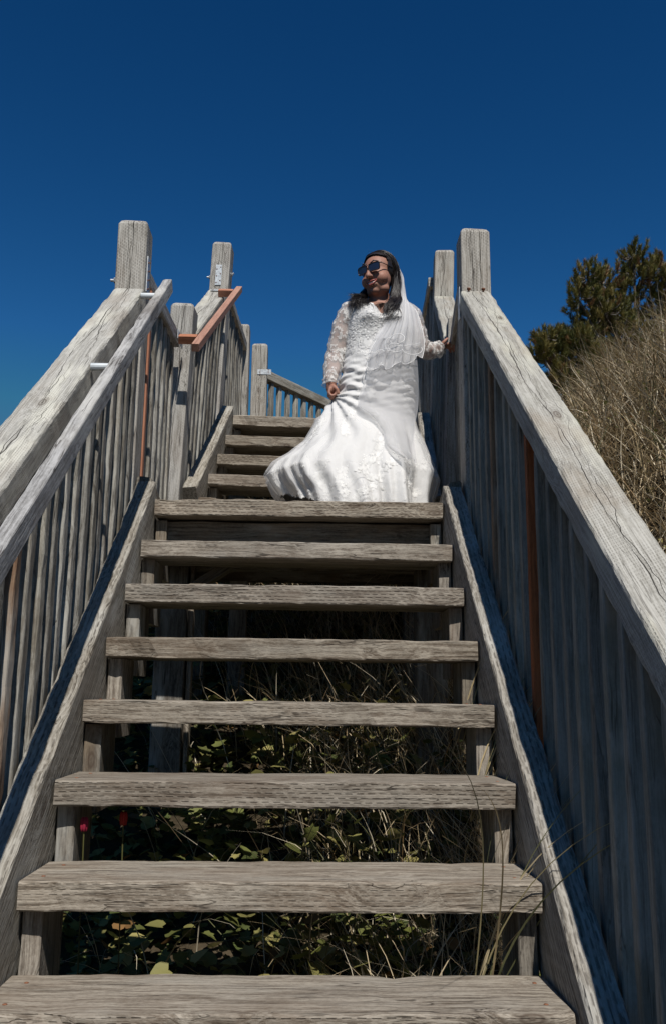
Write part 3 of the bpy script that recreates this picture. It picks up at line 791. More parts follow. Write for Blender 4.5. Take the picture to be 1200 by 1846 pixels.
# shore pines
def pine(name, base, lobes, label, ntuft, seed, needle=.047, tl=.085, brown=.12):
    g_ = random.Random(seed); base = Vector(base)
    t = thing(name, base, label, 'pine tree')
    trunk_top = sum((Vector(l[:3]) for l in lobes), Vector())/len(lobes)
    wb = MB(); V = []; C_ = []; tot = sum(l[3]**2 for l in lobes)
    mid = base.lerp(trunk_top, .6)+Vector((.05, 0, 0))
    wb.tube([base-Vector((0, 0, .3))-base, base.lerp(mid, .5)+Vector((-.04, .03, 0))-base, mid-base, trunk_top-base], [.075, .06, .045, .02], 7)
    for l in lobes:
        c = Vector(l[:3]); r = l[3]
        st = base.lerp(mid, g_.uniform(.35, 1.0)); m1 = st.lerp(c, .5)+Vector((g_.uniform(-.08, .08), g_.uniform(-.08, .08), g_.uniform(-.12, .02)))
        wb.tube([st-base, m1-base, c-base], [.022, .015, .008], 5)
        k = int(ntuft*r*r/tot)
        for i in range(k):
            while True:
                d = Vector((g_.uniform(-1, 1), g_.uniform(-1, 1), g_.uniform(-1, 1)))
                if .25 < d.length < 1: break
            d = Vector((d.x, d.y*1.3, d.z*.85))
            p = c+d*r; tw = (d.normalized()*.6+Vector((g_.uniform(-.3, .3), g_.uniform(-.3, .3), .75+g_.uniform(-.2, .3)))).normalized()
            if i % 2 == 0:
                s0 = c+d*r*.25; wb.tube([s0-base, s0.lerp(p, .6)-base-Vector((0, 0, .02)), p-base], [.006, .005, .003], 3, False)
            dead = g_.random() < brown
            nn = 84; L = tl*g_.uniform(.7, 1.1)
            colb = Vector((.26, .15, .07)) if dead else Vector(g_.choice([(.12, .125, .03), (.085, .10, .03), (.20, .18, .05), (.27, .225, .075), (.14, .13, .035)]))
            u = tw.orthogonal().normalized(); v = tw.cross(u)
            for j in range(nn):
                s_ = j/nn; a = g_.uniform(0, 6.283); q = p+tw*(L*(s_-.35))
                spread = g_.uniform(.7, 1.5)*(1.15-s_*.6)
                dv_ = (tw+(u*math.cos(a)+v*math.sin(a))*spread).normalized()
                ln = needle*g_.uniform(.7, 1.1)*(1.0 if not dead else .8)
                wv = dv_.cross(Vector((g_.random(), g_.random(), g_.random()))).normalized()*.0022
                tip = q+dv_*ln
                V += [q-wv-base, q+wv-base, tip-base]
                cc = colb*g_.uniform(.7, 1.35)
                tipc = cc*1.25
                C_ += [cc, cc, tipc]
    link('trunk', wb.mesh(), M['bark'], t)
    V = np.array([tuple(v) for v in V], dtype=np.float32)
    me = mesh_np('crown', V, np.arange(len(V)).reshape(-1, 3)); tint_mesh(me, np.array([tuple(c) for c in C_]))
    link('crown', me, M['needle'], t)
    return t
lob = []
for (a, b, r_, dy) in ((1145, 455, 22, 0), (1160, 490, 34, .1), (1195, 480, 30, 0), (1092, 505, 34, .1), (1052, 512, 26, -.1), (1120, 545, 38, .2), (1035, 553, 26, -.1), (1030, 590, 18, .1), (1085, 570, 34, 0),
                       (1210, 540, 34, .2), (1245, 500, 45, .1), (1065, 615, 30, .1), (1120, 605, 38, .1), (1185, 590, 40, .3), (1250, 580, 50, .3), (1290, 530, 50, .1), (1075, 655, 28, .1), (1150, 645, 40, .2)):
    lob.append((2.9+(a-1140)*.005, 5.15+dy, 4.50-(b-425)*.00505, r_*.0062))
lob += [(2.75, 5.3, 3.15, .22), (3.1, 5.4, 3.1, .24), (3.45, 5.4, 3.2, .26), (2.5, 5.3, 3.05, .2)]
pine('pine_tree', (3.05, 5.35, 2.6), lob, 'larger shore pine with open tufted crown rising above the grassy bank', 2100, 4)
lob = []
for (a, b, r_, dy) in ((972, 630, 22, 0), (1000, 622, 20, .1), (1030, 635, 26, 0), (985, 660, 26, .1), (1020, 670, 30, .1), (1055, 675, 28, 0), (1000, 700, 28, .1), (1040, 715, 34, .1), (960, 655, 18, 0)):
    lob.append((2.9+(a-1140)*.005, 5.0+dy, 4.50-(b-425)*.00505, r_*.0052))
pine('pine_tree', (2.35, 5.2, 2.6), lob, 'smaller dark shore pine tucked behind the sloping right rail', 620, 9, brown=.08)

# ------------------------------------------------------------------ the bride
BB = Vector((.30, 2.10, LZ))
bride = thing('person', BB, 'woman in a white lace wedding dress, veil and sunglasses standing on the landing', 'person')
def L(p): return BB+Vector(p)
def remesh(mb, vox, smooth_it, name):
    me = mb.mesh('tmp'); o = bpy.data.objects.new('tmp', me); COL.objects.link(o)
    m = o.modifiers.new('r', 'REMESH'); m.mode = 'VOXEL'; m.voxel_size = vox
    s_ = o.modifiers.new('s', 'SMOOTH'); s_.iterations = smooth_it; s_.factor = .5
    dg = bpy.context.evaluated_depsgraph_get(); dg.update()
    nm = bpy.data.meshes.new_from_object(o.evaluated_get(dg)); nm.name = name
    bpy.data.objects.remove(o); nm.polygons.foreach_set('use_smooth', [True]*len(nm.polygons)); nm.materials.clear()
    return nm
def interp(tab, z):      # tab sorted descending z : rows (z, ...)
    tab = np.array(tab); zz = tab[::-1, 0]; return [np.interp(z, zz, tab[::-1, k]) for k in range(1, tab.shape[1])]
# materials
s = NT('skin'); tc = s.n('ShaderNodeTexCoord'); n_ = s.noise(tc.outputs['Object'], 40, 4); n3 = s.noise(tc.outputs['Object'], 9, 3)
c = s.mix(s.step(n3, .35, .7), (.30, .160, .115), (.34, .165, .12))
M['skin'] = s.fin(s.bsdf(c, .56, .3, s.bump(n_, .1, .001), Subsurface_Weight=.08, Subsurface_Radius=(.01, .004, .002)))
M['hair'] = simple('black_hair', (.016, .012, .011), .38, 0, .55)
M['lens'] = simple('dark_blue_lens', (.012, .015, .04), .08, 0, .8)
M['frame'] = simple('dark_tortoise_frame', (.025, .014, .01), .25, 0, .5)
M['lip'] = simple('lips', (.33, .09, .075), .35, 0, .5)
M['teeth'] = simple('teeth', (.75, .72, .66), .3, 0, .5)

def flower_mask(s, vec, scale, w=.3):
    vor = s.n('ShaderNodeTexVoronoi'); s.set(vor.inputs['Vector'], vec); vor.inputs['Scale'].default_value = scale
    return vor
def lace_sleeve_mat(name, gap_alpha):
    s = NT(name); tc = s.n('ShaderNodeTexCoord'); o = tc.outputs['Object']
    n1 = s.noise(o, 26, 3, .6, .8); n2 = s.noise(o, 120, 2, .5, 1.5)
    v1 = s.n('ShaderNodeTexVoronoi', feature='F1'); s.set(v1.inputs['Vector'], o); v1.inputs['Scale'].default_value = 36
    f = s.math('MAXIMUM', s.step(n1, .50, .56), s.step(v1.outputs[0], .42, .30))
    f2 = s.math('MULTIPLY', f, s.step(n2, .30, .42))
    dens = s.math('MAXIMUM', f2, gap_alpha)
    hgt = s.math('ADD', s.math('MULTIPLY', f2, .8), s.math('MULTIPLY', n2, .4))
    b = s.bsdf((.70, .69, .67), .7, .2, s.bump(hgt, .7, .003))
    tl = s.n('ShaderNodeBsdfTranslucent'); tl.inputs[0].default_value = (.75, .74, .72, 1)
    m0 = s.n('ShaderNodeMixShader'); m0.inputs[0].default_value = .2; s.t.links.new(b, m0.inputs[1]); s.t.links.new(tl.outputs[0], m0.inputs[2])
    tr = s.n('ShaderNodeBsdfTransparent'); mx = s.n('ShaderNodeMixShader')
    s.set(mx.inputs[0], dens); s.t.links.new(tr.outputs[0], mx.inputs[1]); s.t.links.new(m0.outputs[0], mx.inputs[2])
    return s.fin(mx.outputs[0])
M['sleeve'] = lace_sleeve_mat('sheer_lace', .46)
s = NT('ivory_satin_and_lace'); tc = s.n('ShaderNodeTexCoord'); o_ = tc.outputs['Object']
sp = s.n('ShaderNodeSeparateXYZ'); s.set(sp.inputs[0], o_)
fine = s.noise(o_, 150, 3, .6, 1.2); mid_ = s.noise(o_, 46, 4, .6, .8)
v1 = s.n('ShaderNodeTexVoronoi', feature='F1'); s.set(v1.inputs['Vector'], o_); v1.inputs['Scale'].default_value = 62
bod = s.step(sp.outputs[2], .86, .93)      # all-over lace on the bodice
fl = s.math('MULTIPLY', s.step(v1.outputs[0], .5, .25), bod)
hh = s.math('ADD', s.math('MULTIPLY', fl, .9), s.math('ADD', s.math('MULTIPLY', fine, s.math('MULTIPLY_ADD', bod, .7, .12)), s.math('MULTIPLY', mid_, .5)))
crp = s.noise(s.mapv(o_, (22, 22, 9)), 1, 5, .62)
hh = s.math('ADD', hh, s.math('MULTIPLY', crp, 1.6))
c = s.mix(fl, (.61, .607, .60), (.66, .655, .645))
M['dress'] = s.fin(s.bsdf(c, .55, .3, s.bump(hh, .75, .005), Sheen_Weight=.1))
M['petal'] = simple('white_lace_applique', (.74, .735, .72), .5, 0, .4)
def tulle(name, dens, col):
    s = NT(name); b = s.bsdf(col, .6, .2)
    tl = s.n('ShaderNodeBsdfTranslucent'); tl.inputs[0].default_value = (*col, 1)
    m0 = s.n('ShaderNodeMixShader'); m0.inputs[0].default_value = .45; s.t.links.new(b, m0.inputs[1]); s.t.links.new(tl.outputs[0], m0.inputs[2])
    lw = s.n('ShaderNodeLayerWeight'); lw.inputs[0].default_value = .35
    d = s.math('MULTIPLY_ADD', lw.outputs['Facing'], .35, dens, clamp=True)
    tr = s.n('ShaderNodeBsdfTransparent'); mx = s.n('ShaderNodeMixShader')
    s.set(mx.inputs[0], d); s.t.links.new(tr.outputs[0], mx.inputs[1]); s.t.links.new(m0.outputs[0], mx.inputs[2])
    return s.fin(mx.outputs[0])
M['veil'] = tulle('white_tulle', .46, (.82, .82, .83))
M['veil_shade'] = tulle('grey_shadow_tulle', .34, (.62, .62, .64))  # sheer tulle greyed in colour to read as the veil's shadow
M['overlay'] = tulle('skirt_tulle', .16, (.80, .80, .80))
M['ribbon'] = simple('white_satin_ribbon', (.84, .84, .84), .35, 0, .5)

# body ---------------------------------------------------------------
HC = Vector((.083, -.015, 1.338)); HM = (Matrix.Rotation(R(-37), 3, 'Z') @ Matrix.Rotation(R(9), 3, 'X') @ Matrix.Rotation(R(-3), 3, 'Y'))
def H(p): return HC + HM @ (Vector(p)*1.02)
def tapered(mb, P_, r_, ns=14): mb.tube(P_, r_, ns, True); mb.ell(P_[0], (r_[0],)*3, None, 12, 8); mb.ell(P_[-1], (r_[-1],)*3, None, 12, 8)
body = MB()
TB = [(1.205, .09, .020, .050, .050), (1.175, .09, .018, .115, .066), (1.13, .09, .005, .150, .088), (1.07, .09, -.012, .158, .112), (1.0, .088, -.008, .160, .112), (.92, .083, 0, .158, .112), (.86, .08, 0, .165, .118), (.78, .075, 0, .176, .128), (.70, .068, 0, .182, .135), (.60, .06, 0, .172, .13), (.50, .06, 0, .15, .115)]
V = []; NS = 28
for (z, cx, cy, rx, ry) in TB:
    for j in range(NS):
        a = 2*math.pi*j/NS; V.append((cx+rx*math.cos(a), cy+ry*math.sin(a), z))
F = [(i*NS+j, (i+1)*NS+j, (i+1)*NS+(j+1) % NS, i*NS+(j+1) % NS) for i in range(len(TB)-1) for j in range(NS)]
F += [tuple(range(NS)), tuple((len(TB)-1)*NS+j for j in reversed(range(NS)))]
body.add(V, F)
for sx in (-1, 1):
    x = .06+sx*.075
    tapered(body, [(x, 0, .56), (x, -.01, .34), (x, .01, .28), (x, .02, .05)], [.085, .058, .052, .034])
    body.ell((x, -.04, .03), (.036, .095, .028))
tapered(body, [(.09, .018, 1.15), (.085, .0, 1.26)], [.056, .050])
# arms: (her right arm, image left) and (her left arm, image right)
AR = [(-.055, .01, 1.135), (-.095, .015, 1.06), (-.128, .02, .93), (-.150, -.01, .84), (-.160, -.045, .745)]
ARr = [.056, .052, .046, .040, .028]
AL = [(.235, .02, 1.135), (.268, .04, 1.07), (.305, .065, .985), (.345, .09, .972), (.392, .125, .992)]
ALr = [.056, .053, .044, .038, .028]
def smooth_path(P_, r_, n):
    P_ = np.array(P_, float); r_ = np.array(r_, float); t = np.linspace(0, len(P_)-1, n)
    out = []; ro_ = []
    for q in t:
        i = min(int(q), len(P_)-2); f = q-i
        p0 = P_[max(i-1, 0)]; p1 = P_[i]; p2 = P_[i+1]; p3 = P_[min(i+2, len(P_)-1)]
        out.append(Vector(.5*((2*p1)+(-p0+p2)*f+(2*p0-5*p1+4*p2-p3)*f*f+(-p0+3*p1-3*p2+p3)*f**3)))
        ro_.append(float(r_[i]*(1-f)+r_[i+1]*f))
    return out, ro_
for P_, r_ in ((AR, ARr), (AL, ALr)):
    a, b = smooth_path(P_, r_, 16); tapered(body, a, b, 16)
# right hand, bunched around the skirt
h0 = Vector((-.158, -.055, .700))
tapered(body, [(-.160, -.045, .745), h0], [.026, .027])
body.ell((-.156, -.058, .695), (.022, .036, .036), None, 16, 10)
for i in range(4):
    y = -.090+i*.0185; ln = (.9, 1.05, 1.0, .82)[i]
    tapered(body, [(-.166, y, .690), (-.172, y-.003, .690-.026*ln), (-.158, y-.005, .690-.045*ln), (-.140, y-.003, .690-.036*ln), (-.136, y, .690-.022*ln)], [.0092, .009, .0085, .008, .0072], 10)
tapered(body, [(-.150, -.085, .705), (-.132, -.098, .685), (-.124, -.096, .664)], [.0115, .0098, .008], 10)
# left hand laid on the railing
body.ell((.425, .150, 1.012), (.040, .030, .018), Matrix.Rotation(R(35), 3, 'Z') @ Matrix.Rotation(R(-30), 3, 'Y'), 16, 10)
tapered(body, [(.392, .125, .992), (.415, .142, 1.005)], [.026, .024])
for i in range(4):
    o = Vector((.012*(i-1.5)*-.6, .0175*(i-1.5), 0)); ln = (.85, 1.0, 1.05, .9)[i]
    b_ = Vector((.445, .165, 1.030))+o
    tapered(body, [b_, b_+Vector((.026, .012, .014))*ln, b_+Vector((.050, .022, .006))*ln, b_+Vector((.058, .026, -.014))*ln], [.0092, .009, .0082, .0072], 10)
tapered(body, [(.415, .122, 1.01), (.438, .112, 1.035), (.455, .115, 1.052)], [.011, .0098, .008], 10)
# head
def hel(c, r): body.ell(H(c), r, HM, 24, 16)
hel((0, .012, .030), (.077, .092, .088))
hel((0, -.022, -.020), (.072, .068, .082))
hel((0, -.028, -.062), (.060, .056, .046))
hel((0, -.058, -.092), (.026, .026, .020))
for sx in (-1, 1):
    hel((sx*.036, -.050, -.034), (.038, .036, .036)); hel((sx*.030, -.078, .030), (.026, .014, .010))
    hel((sx*.012, -.096, -.026), (.0095, .011, .008))
    hel((sx*.030, -.03, -.085), (.032, .034, .026)); hel((0, -.02, -.100), (.045, .045, .024))
tapered(body, [H((0, -.088, .018)), H((0, -.100, -.005)), H((0, -.108, -.024))], [.009, .011, .0135], 12)
tapered(body, [H((-.029, -.078, -.0455)), H((-.010, -.091, -.0485)), H((.010, -.091, -.0485)), H((.029, -.078, -.0455))], [.0045, .0065, .0065, .0045], 10)
tapered(body, [H((-.022, -.080, -.066)), H((0, -.091, -.069)), H((.022, -.080, -.066))], [.005, .0072, .005], 10)
bm_ = remesh(body, .0038, 9, 'body')
bo = link('body', bm_, M['skin'], bride); bo.location = (0, 0, 0)
# brows, teeth, lips
mb = MB().ell(H((0, -.0835, -.0570)), (.024, .0105, .0078), HM, 14, 8); link('teeth', mb.mesh(smooth=True), M['teeth'], bride)
mb = MB(); tapered(mb, [H((-.031, -.082, -.0440)), H((-.012, -.0945, -.0485)), H((0, -.096, -.0500)), H((.012, -.0945, -.0485)), H((.031, -.082, -.0440))], [.002, .0036, .0034, .0036, .002], 10)
tapered(mb, [H((-.030, -.082, -.0475)), H((-.014, -.092, -.0640)), H((0, -.0950, -.0680)), H((.014, -.092, -.0640)), H((.030, -.082, -.0475))], [.002, .0036, .0044, .0036, .002], 10); link('lips', mb.mesh(smooth=True), M['lip'], bride)
mb = MB()
for sx in (-1, 1): tapered(mb, [H((sx*.014, -.0925, .042)), H((sx*.032, -.0905, .050)), H((sx*.050, -.074, .045))], [.003, .0036, .002], 8)
link('eyebrows', mb.mesh(smooth=True), M['hair'], bride)
# sunglasses
fr = MB(); le = MB()
for sx in (-1, 1):
    P_ = []
    for k in range(24):
        a = 2*math.pi*k/24; ex = .0285*abs(math.cos(a))**.4*math.copysign(1, math.cos(a)); ez = .0190*abs(math.sin(a))**.45*math.copysign(1, math.sin(a))
        if ez > 0: ex *= 1.05
        x = sx*.0345+ex; P_.append(H((x, -.104+.35*max(0, abs(x)-.03), .014+ez+(.003*abs(x)/.06 if ez > 0 else 0))))
    fr.tube(P_+[P_[0]], .0027, 6, False)
    b = len(le.V); c_ = H((sx*.0345, -.1035, .014)); le.V += [tuple(c_)]+[tuple(p) for p in P_]; le.F += [(b, b+1+k, b+1+(k+1) % 24) for k in range(24)]
    fr.tube([H((sx*.064, -.092, .030)), H((sx*.070, -.080, .030))], .0032, 6); fr.tube([H((sx*.069, -.083, .030)), H((sx*.080, -.03, .022)), H((sx*.082, .02, .012))], .0026, 6)
fr.tube([H((-.008, -.104, .026)), H((0, -.106, .028)), H((.008, -.104, .026))], .0026, 6)
sg = link('sunglasses', fr.mesh(smooth=True), M['frame'], bride); link('lens', le.mesh(smooth=True), M['lens'], sg)

# hair -----------------------------------------------------------------
cap = MB().ell((0, 0, 0), (1, 1, 1), None, 120, 84)
CR = (.0845, .100, .096); CC = Vector((0, .015, .032))
def on_cap(d, k=1.0): return CC+Vector((d[0]*CR[0], d[1]*CR[1], d[2]*CR[2]))*k
def face_cut(d): return (d[1] < -.34 and d[2] < .70-d[0]*d[0]*.30 and abs(d[0]) < .90+.1*d[2]) or d[2] < -.75
hb = MB(); hb.V = [tuple(H(on_cap(v, 1+.012*math.sin(v[0]*60+v[1]*9)))) for v in cap.V]; hb.F = [f for f in cap.F if not all(face_cut(cap.V[i]) for i in f)]
hr = random.Random(5)
def nz(a, b): return hr.uniform(a, b)
def lock(P_, n_str, spread, amp, waves, r=.0013, n=30, ph=None):
    """a wavy lock: strands that share one path, parting a little towards the tip"""
    ph = nz(0, 6.28) if ph is None else ph
    base_, _ = smooth_path(P_, [1]*len(P_), n)
    for q in range(n_str):
        ox, oy, oz = nz(-1, 1), nz(-1, 1), nz(-1, 1); pq = ph+nz(-.5, .5); aq = amp*nz(.7, 1.3); end = nz(.8, 1.0); out = []
        for i, p in enumerate(base_):
            t = i/(n-1)
            if t > end: break
            w_ = aq*max(0, t-.3)*1.9; sp_ = spread*(.35+1.0*t)
            out.append(p+Vector((ox*sp_+math.sin(t*waves*6.283+pq)*w_, oy*sp_*.7+math.cos(t*waves*6.283+pq)*w_*.8, oz*sp_*.4+.25*math.sin(t*waves*5+pq)*w_)))
        m_ = len(out); hb.tube(out, [r*min(1, (1-k/(m_-1))*3.5+.18) for k in range(m_)], 4, False)
for i in range(92):     # combed from the side parting over each side of the head
    s_ = 1 if i % 2 else -1; t = nz(0, 1)
    P_ = [H(on_cap(Vector((.06*s_-.10, -.70+1.15*t, 1)).normalized(), 1.0))]
    y1 = -.44+.92*t; y2 = -.22+.8*t; y3 = -.08+.66*t; lift = nz(1.0, 1.07)
    for (ax, yk, az_) in ((.5, y1, .84), (.86, y2, .46), (.98, y3, -.05), (.95, y3+.1, -.5)):
        P_.append(H(on_cap(Vector((s_*ax, yk, az_)).normalized(), lift)))
    if s_ > 0:
        e = nz(-.035, .035)
        P_ += [Vector((.168+e*.5, -.01+nz(-.02, .04), 1.21)), Vector((.150+e, -.085+nz(-.02, .02), 1.135)), Vector((.128+e*1.2, -.140+nz(-.01, .015), 1.05+nz(-.04, .03)))]
    else:
        e = nz(-.045, .04)
        P_ += [Vector((-.010+e*.4, .0+nz(-.03, .03), 1.215)), Vector((-.018+e, -.075+nz(-.03, .03), 1.165)), Vector((-.010+e*1.4, -.125+nz(-.015, .02), 1.10+nz(-.035, .03)))]
    lock(P_, 13, .009, nz(.010, .017), nz(1.6, 2.7))
for i in range(16):     # full locks at image right, in front of the shoulder
    e = nz(-.03, .03)
    P_ = [H(on_cap(Vector((.97, .1+nz(-.25, .25), .1)).normalized(), 1.06)), H(on_cap(Vector((.97, .1, -.5)).normalized(), 1.12)), Vector((.165+e*.6, -.06, 1.20)), Vector((.143+e, -.125, 1.12)), Vector((.118+e*1.2, -.160, 1.03+nz(-.05, .03)))]
    lock(P_, 14, .012, nz(.012, .019), nz(1.7, 2.7), .0014)
for i in range(26):     # behind and beside the neck
    s_ = nz(-1, 1); x0 = .088+s_*.075
    P_ = [H(on_cap(Vector((s_*.9, .55, .1+nz(-.3, .3))).normalized(), 1.0)), Vector((x0+.005, .035, 1.23)), Vector((x0*1.08-.01, -.02, 1.17)), Vector((x0*1.1-.02+nz(-.03, .03), -.11, 1.11+nz(-.03, .03)))]
    lock(P_, 14, .012, nz(.010, .018), nz(1.3, 2.2), .0014)
for i in range(14):      # wind-blown ends at image left
    P_ = [Vector((.015, -.01, 1.225)), Vector((-.02+nz(-.02, .02), -.055, 1.205+nz(-.015, .01))), Vector((-.065+nz(-.03, .02), -.08+nz(-.02, .02), 1.185+nz(-.03, .025)))]
    lock(P_, 8, .010, nz(.006, .014), nz(.8, 1.4), .0008, 18)
for i in range(20):      # flyaways on the crown
    d = Vector((nz(-1, 1), nz(-.6, .6), nz(.5, 1))).normalized()
    P_ = [H(on_cap(d, 1.0)), H(on_cap(d, 1.06))+Vector((nz(-.02, .02), 0, 0)), H(on_cap(d, 1.07))+Vector((nz(-.04, .03), 0, nz(-.03, .01)))]
    lock(P_, 1, 0, .003, 1, .0005, 10)
link('hair', hb.mesh(smooth=True), M['hair'], bride)

# dress ------------------------------------------------------------------
# z, x left, x right, front depth, back depth
DT = [(1.150, -.060, .238, .096, .085), (1.10, -.075, .256, .122, .1), (1.06, -.080, .262, .136, .108), (1.00, -.083, .262, .128, .112), (.94, -.086, .256, .122, .115), (.88, -.093, .258, .125, .12), (.82, -.103, .264, .135, .13), (.76, -.114, .268, .143, .14),
      (.70, -.126, .268, .148, .145), (.655, -.150, .263, .152, .15), (.60, -.190, .258, .165, .16), (.55, -.235, .262, .185, .18), (.50, -.262, .275, .215, .21), (.42, -.305, .308, .27, .27), (.35, -.372, .332, .315, .32), (.30, -.438, .348, .345, .35), (.245, -.468, .366, .375, .38), (.18, -.435, .345, .40, .40), (.12, -.390, .325, .42, .42), (.06, -.37, .315, .435, .43), (.0, -.36, .31, .445, .44)]
NA, NZ = 300, 210
def dress_grid(z_hi, z_lo_fn, na, nz_, off=0.0, tab=DT):
    A = np.linspace(0, 2*np.pi, na, endpoint=False)
    G = np.zeros((nz_, na, 3))
    for i in range(nz_):
        t = i/(nz_-1)
        z = z_hi*(1-t)+z_lo_fn(A)*t
        xl, xr, yf, yb = interp(tab, z)
        cx = (xl+xr)/2; rx = (xr-xl)/2+off
        ca, sa = np.cos(A), np.sin(A)
        p = .92
        X = cx+rx*np.sign(ca)*np.abs(ca)**p; Yd = np.where(sa < 0, -(yf+off)*np.abs(sa)**p, (yb+off)*np.abs(sa)**p)
        # bust
        for bx in (.022, .158):
            Yd -= .026*np.exp(-((X-bx)/.048)**2-((z-1.075)/.045)**2)*(sa < 0)
        # flutes of the flared skirt
        low = np.clip((.56-z)/.56, 0, 1)**1.1
        fl = .016*np.sin(A*9+2.2*np.sin(A*2+1.0)+z*2.5)+.009*np.sin(A*17+1.7*np.sin(A*3)+z*4)+.008*np.sin(A*31+z*9+2*np.sin(A*5))
        k = 1+low*fl/.30
        # gathered cross wrinkles over the hips, pulled towards the hand
        hipw = np.exp(-((z-.72)/.13)**2)
        wr = .0036*np.sin(z*118+(X-.1)*26+2.0*np.sin(X*17+z*9))+.0026*np.sin(z*190-(X-.1)*55+2.4*np.sin(X*11))
        wr += .004*np.sin(z*60+X*50)
        k = k+hipw*wr/.15
        # folds radiating from the fist
        dxh = X+.155; dzh = .665-z; ang = np.arctan2(dxh, np.maximum(dzh, .001)); rr_h = np.sqrt(dxh**2+dzh**2)
        rad_ = np.exp(-((rr_h-.16)/.16)**2)*(z < .68)*(sa < .3)
        k = k+rad_*.045*np.sin(ang*15)
        G[i, :, 0] = cx+(X-cx)*k; G[i, :, 1] = Yd*k; G[i, :, 2] = z+hipw*.004*np.sin(X*60)
    return A, G
def hem(A):
    left = np.clip(-np.cos(A)-.25, 0, 1)/.75
    return .01+.125*left**1.2+.012*np.abs(np.sin(A*26))+.05*np.clip(np.cos(A)-.6, 0, 1)*1.2
def top_edge(A): return 1.15
A, G = dress_grid(1.15, hem, NA, NZ)
# sweetheart neckline: pull the top rows down at the centre front
Xf = G[..., 0]; fr_ = (np.sin(A) < 0)[None, :]
drop = .048*np.exp(-((Xf-.09)/.03)**2)*fr_
tt = np.linspace(0, 1, NZ)[:, None]; G[..., 2] -= drop*np.clip(1-tt/.10, 0, 1)
# large soft crumple noise, larger to the hem
P3 = G.reshape(-1, 3); ctr_ = np.array([.02, 0])
nv_ = np.array([mnoise.noise(Vector((p[0]*7, p[1]*7, p[2]*2.2)))+.4*mnoise.noise(Vector((p[0]*19+3, p[1]*19, p[2]*5)))+.16*mnoise.noise(Vector((p[0]*45+3, p[1]*45, p[2]*24))) for p in P3])
amp = .003+.021*np.clip((.58-P3[:, 2])/.58, 0, 1)
dr_ = P3[:, :2]-ctr_; dr_ /= np.linalg.norm(dr_, axis=1)[:, None]+1e-6
P3[:, :2] += dr_*(nv_*amp)[:, None]
G = P3.reshape(NZ, NA, 3)
def grid_faces(nz_, na, closed=True):
    i, j = np.meshgrid(np.arange(nz_-1), np.arange(na if closed else na-1), indexing='ij')
    a = i*na+j; b = i*na+(j+1) % na
    return np.stack([a.ravel(), (a+na).ravel(), (b+na).ravel(), b.ravel()], -1)
dress = link('dress', mesh_np('dress', P3, grid_faces(NZ, NA), True), M['dress'], bride)
# sheer outer layer of the skirt
A2, G0 = dress_grid(.64, lambda a: hem(a)-.006, 200, 90, .004)
P4 = G0.reshape(-1, 3); d4 = P4[:, :2]-ctr_; d4 /= np.linalg.norm(d4, axis=1)[:, None]+1e-6
n4 = np.array([mnoise.noise(Vector((p[0]*6+5, p[1]*6, p[2]*2.5)))+.3*mnoise.noise(Vector((p[0]*21, p[1]*21, p[2]*6))) for p in P4])
P4[:, :2] += d4*(n4*(.002+.020*np.clip((.58-P4[:, 2])/.58, 0, 1))+.004*np.clip((.55-P4[:, 2])/.3, 0, 1))[:, None]
link('tulle_overlay', mesh_np('tulle_overlay', P4, grid_faces(90, 200), True), M['overlay'], dress)
# lace yoke over the shoulders
YT = [(1.186, -.020, .200, .060, .068), (1.182, -.028, .208, .072, .072), (1.165, -.050, .230, .085, .078), (1.145, -.064, .242, .098, .088), (1.12, -.072, .250, .115, .095)]
V = []; NSy = 48
for (z, xl, xr, yf, yb) in YT:
    for j in range(NSy):
        a = 2*math.pi*j/NSy; sa = math.sin(a); x_ = (xl+xr)/2+(xr-xl)/2*math.cos(a)*1.02; V.append((x_, (yf if sa < 0 else yb)*sa*1.06+.008, z+.002-(.075*math.exp(-((x_-.09)/.055)**2) if sa < 0 else 0)))
me = mesh_np('lace_yoke', np.array(V), grid_faces(len(YT), NSy), True); link('lace_yoke', me, M['sleeve'], bride)
# sleeves
def sleeve(P_, r_, seed, cuff):
    a, b = smooth_path(P_, r_, 70); ns = 36; V = []; t0 = None
    u = (a[1]-a[0]).orthogonal().normalized(); n = len(a)
    for i in range(n):
        t = (a[min(i+1, n-1)]-a[max(i-1, 0)]).normalized(); u = (u-t*u.dot(t)).normalized(); v = t.cross(u); f = i/(n-1)
        for j in range(ns):
            an = 2*math.pi*j/ns
            w_ = mnoise.noise(Vector((math.cos(an)*1.6+seed, math.sin(an)*1.6, f*16)))*.010+mnoise.noise(Vector((math.cos(an)*3+seed, math.sin(an)*3, f*40)))*.004
            ex = .008+w_+(.007*max(0, (f-.90)/.10)*(1+.25*math.cos(an*12)) if f > .9 else 0)
            V.append(a[i]+(u*math.cos(an)+v*math.sin(an))*(b[i]+ex))
    return mesh_np('sleeve', np.array([tuple(v) for v in V]), grid_faces(n, ns), True)
link('sleeve', sleeve([(.0, .015, 1.165)]+AR+[(-.161, -.05, .722)], [.036, .058, .053, .046, .040, .030, .030], 3, 0), M['sleeve'], bride)
link('sleeve', sleeve([(.18, .018, 1.165)]+AL+[(.408, .137, 1.0)], [.036, .058, .054, .045, .038, .030, .030], 11, 0), M['sleeve'], bride)

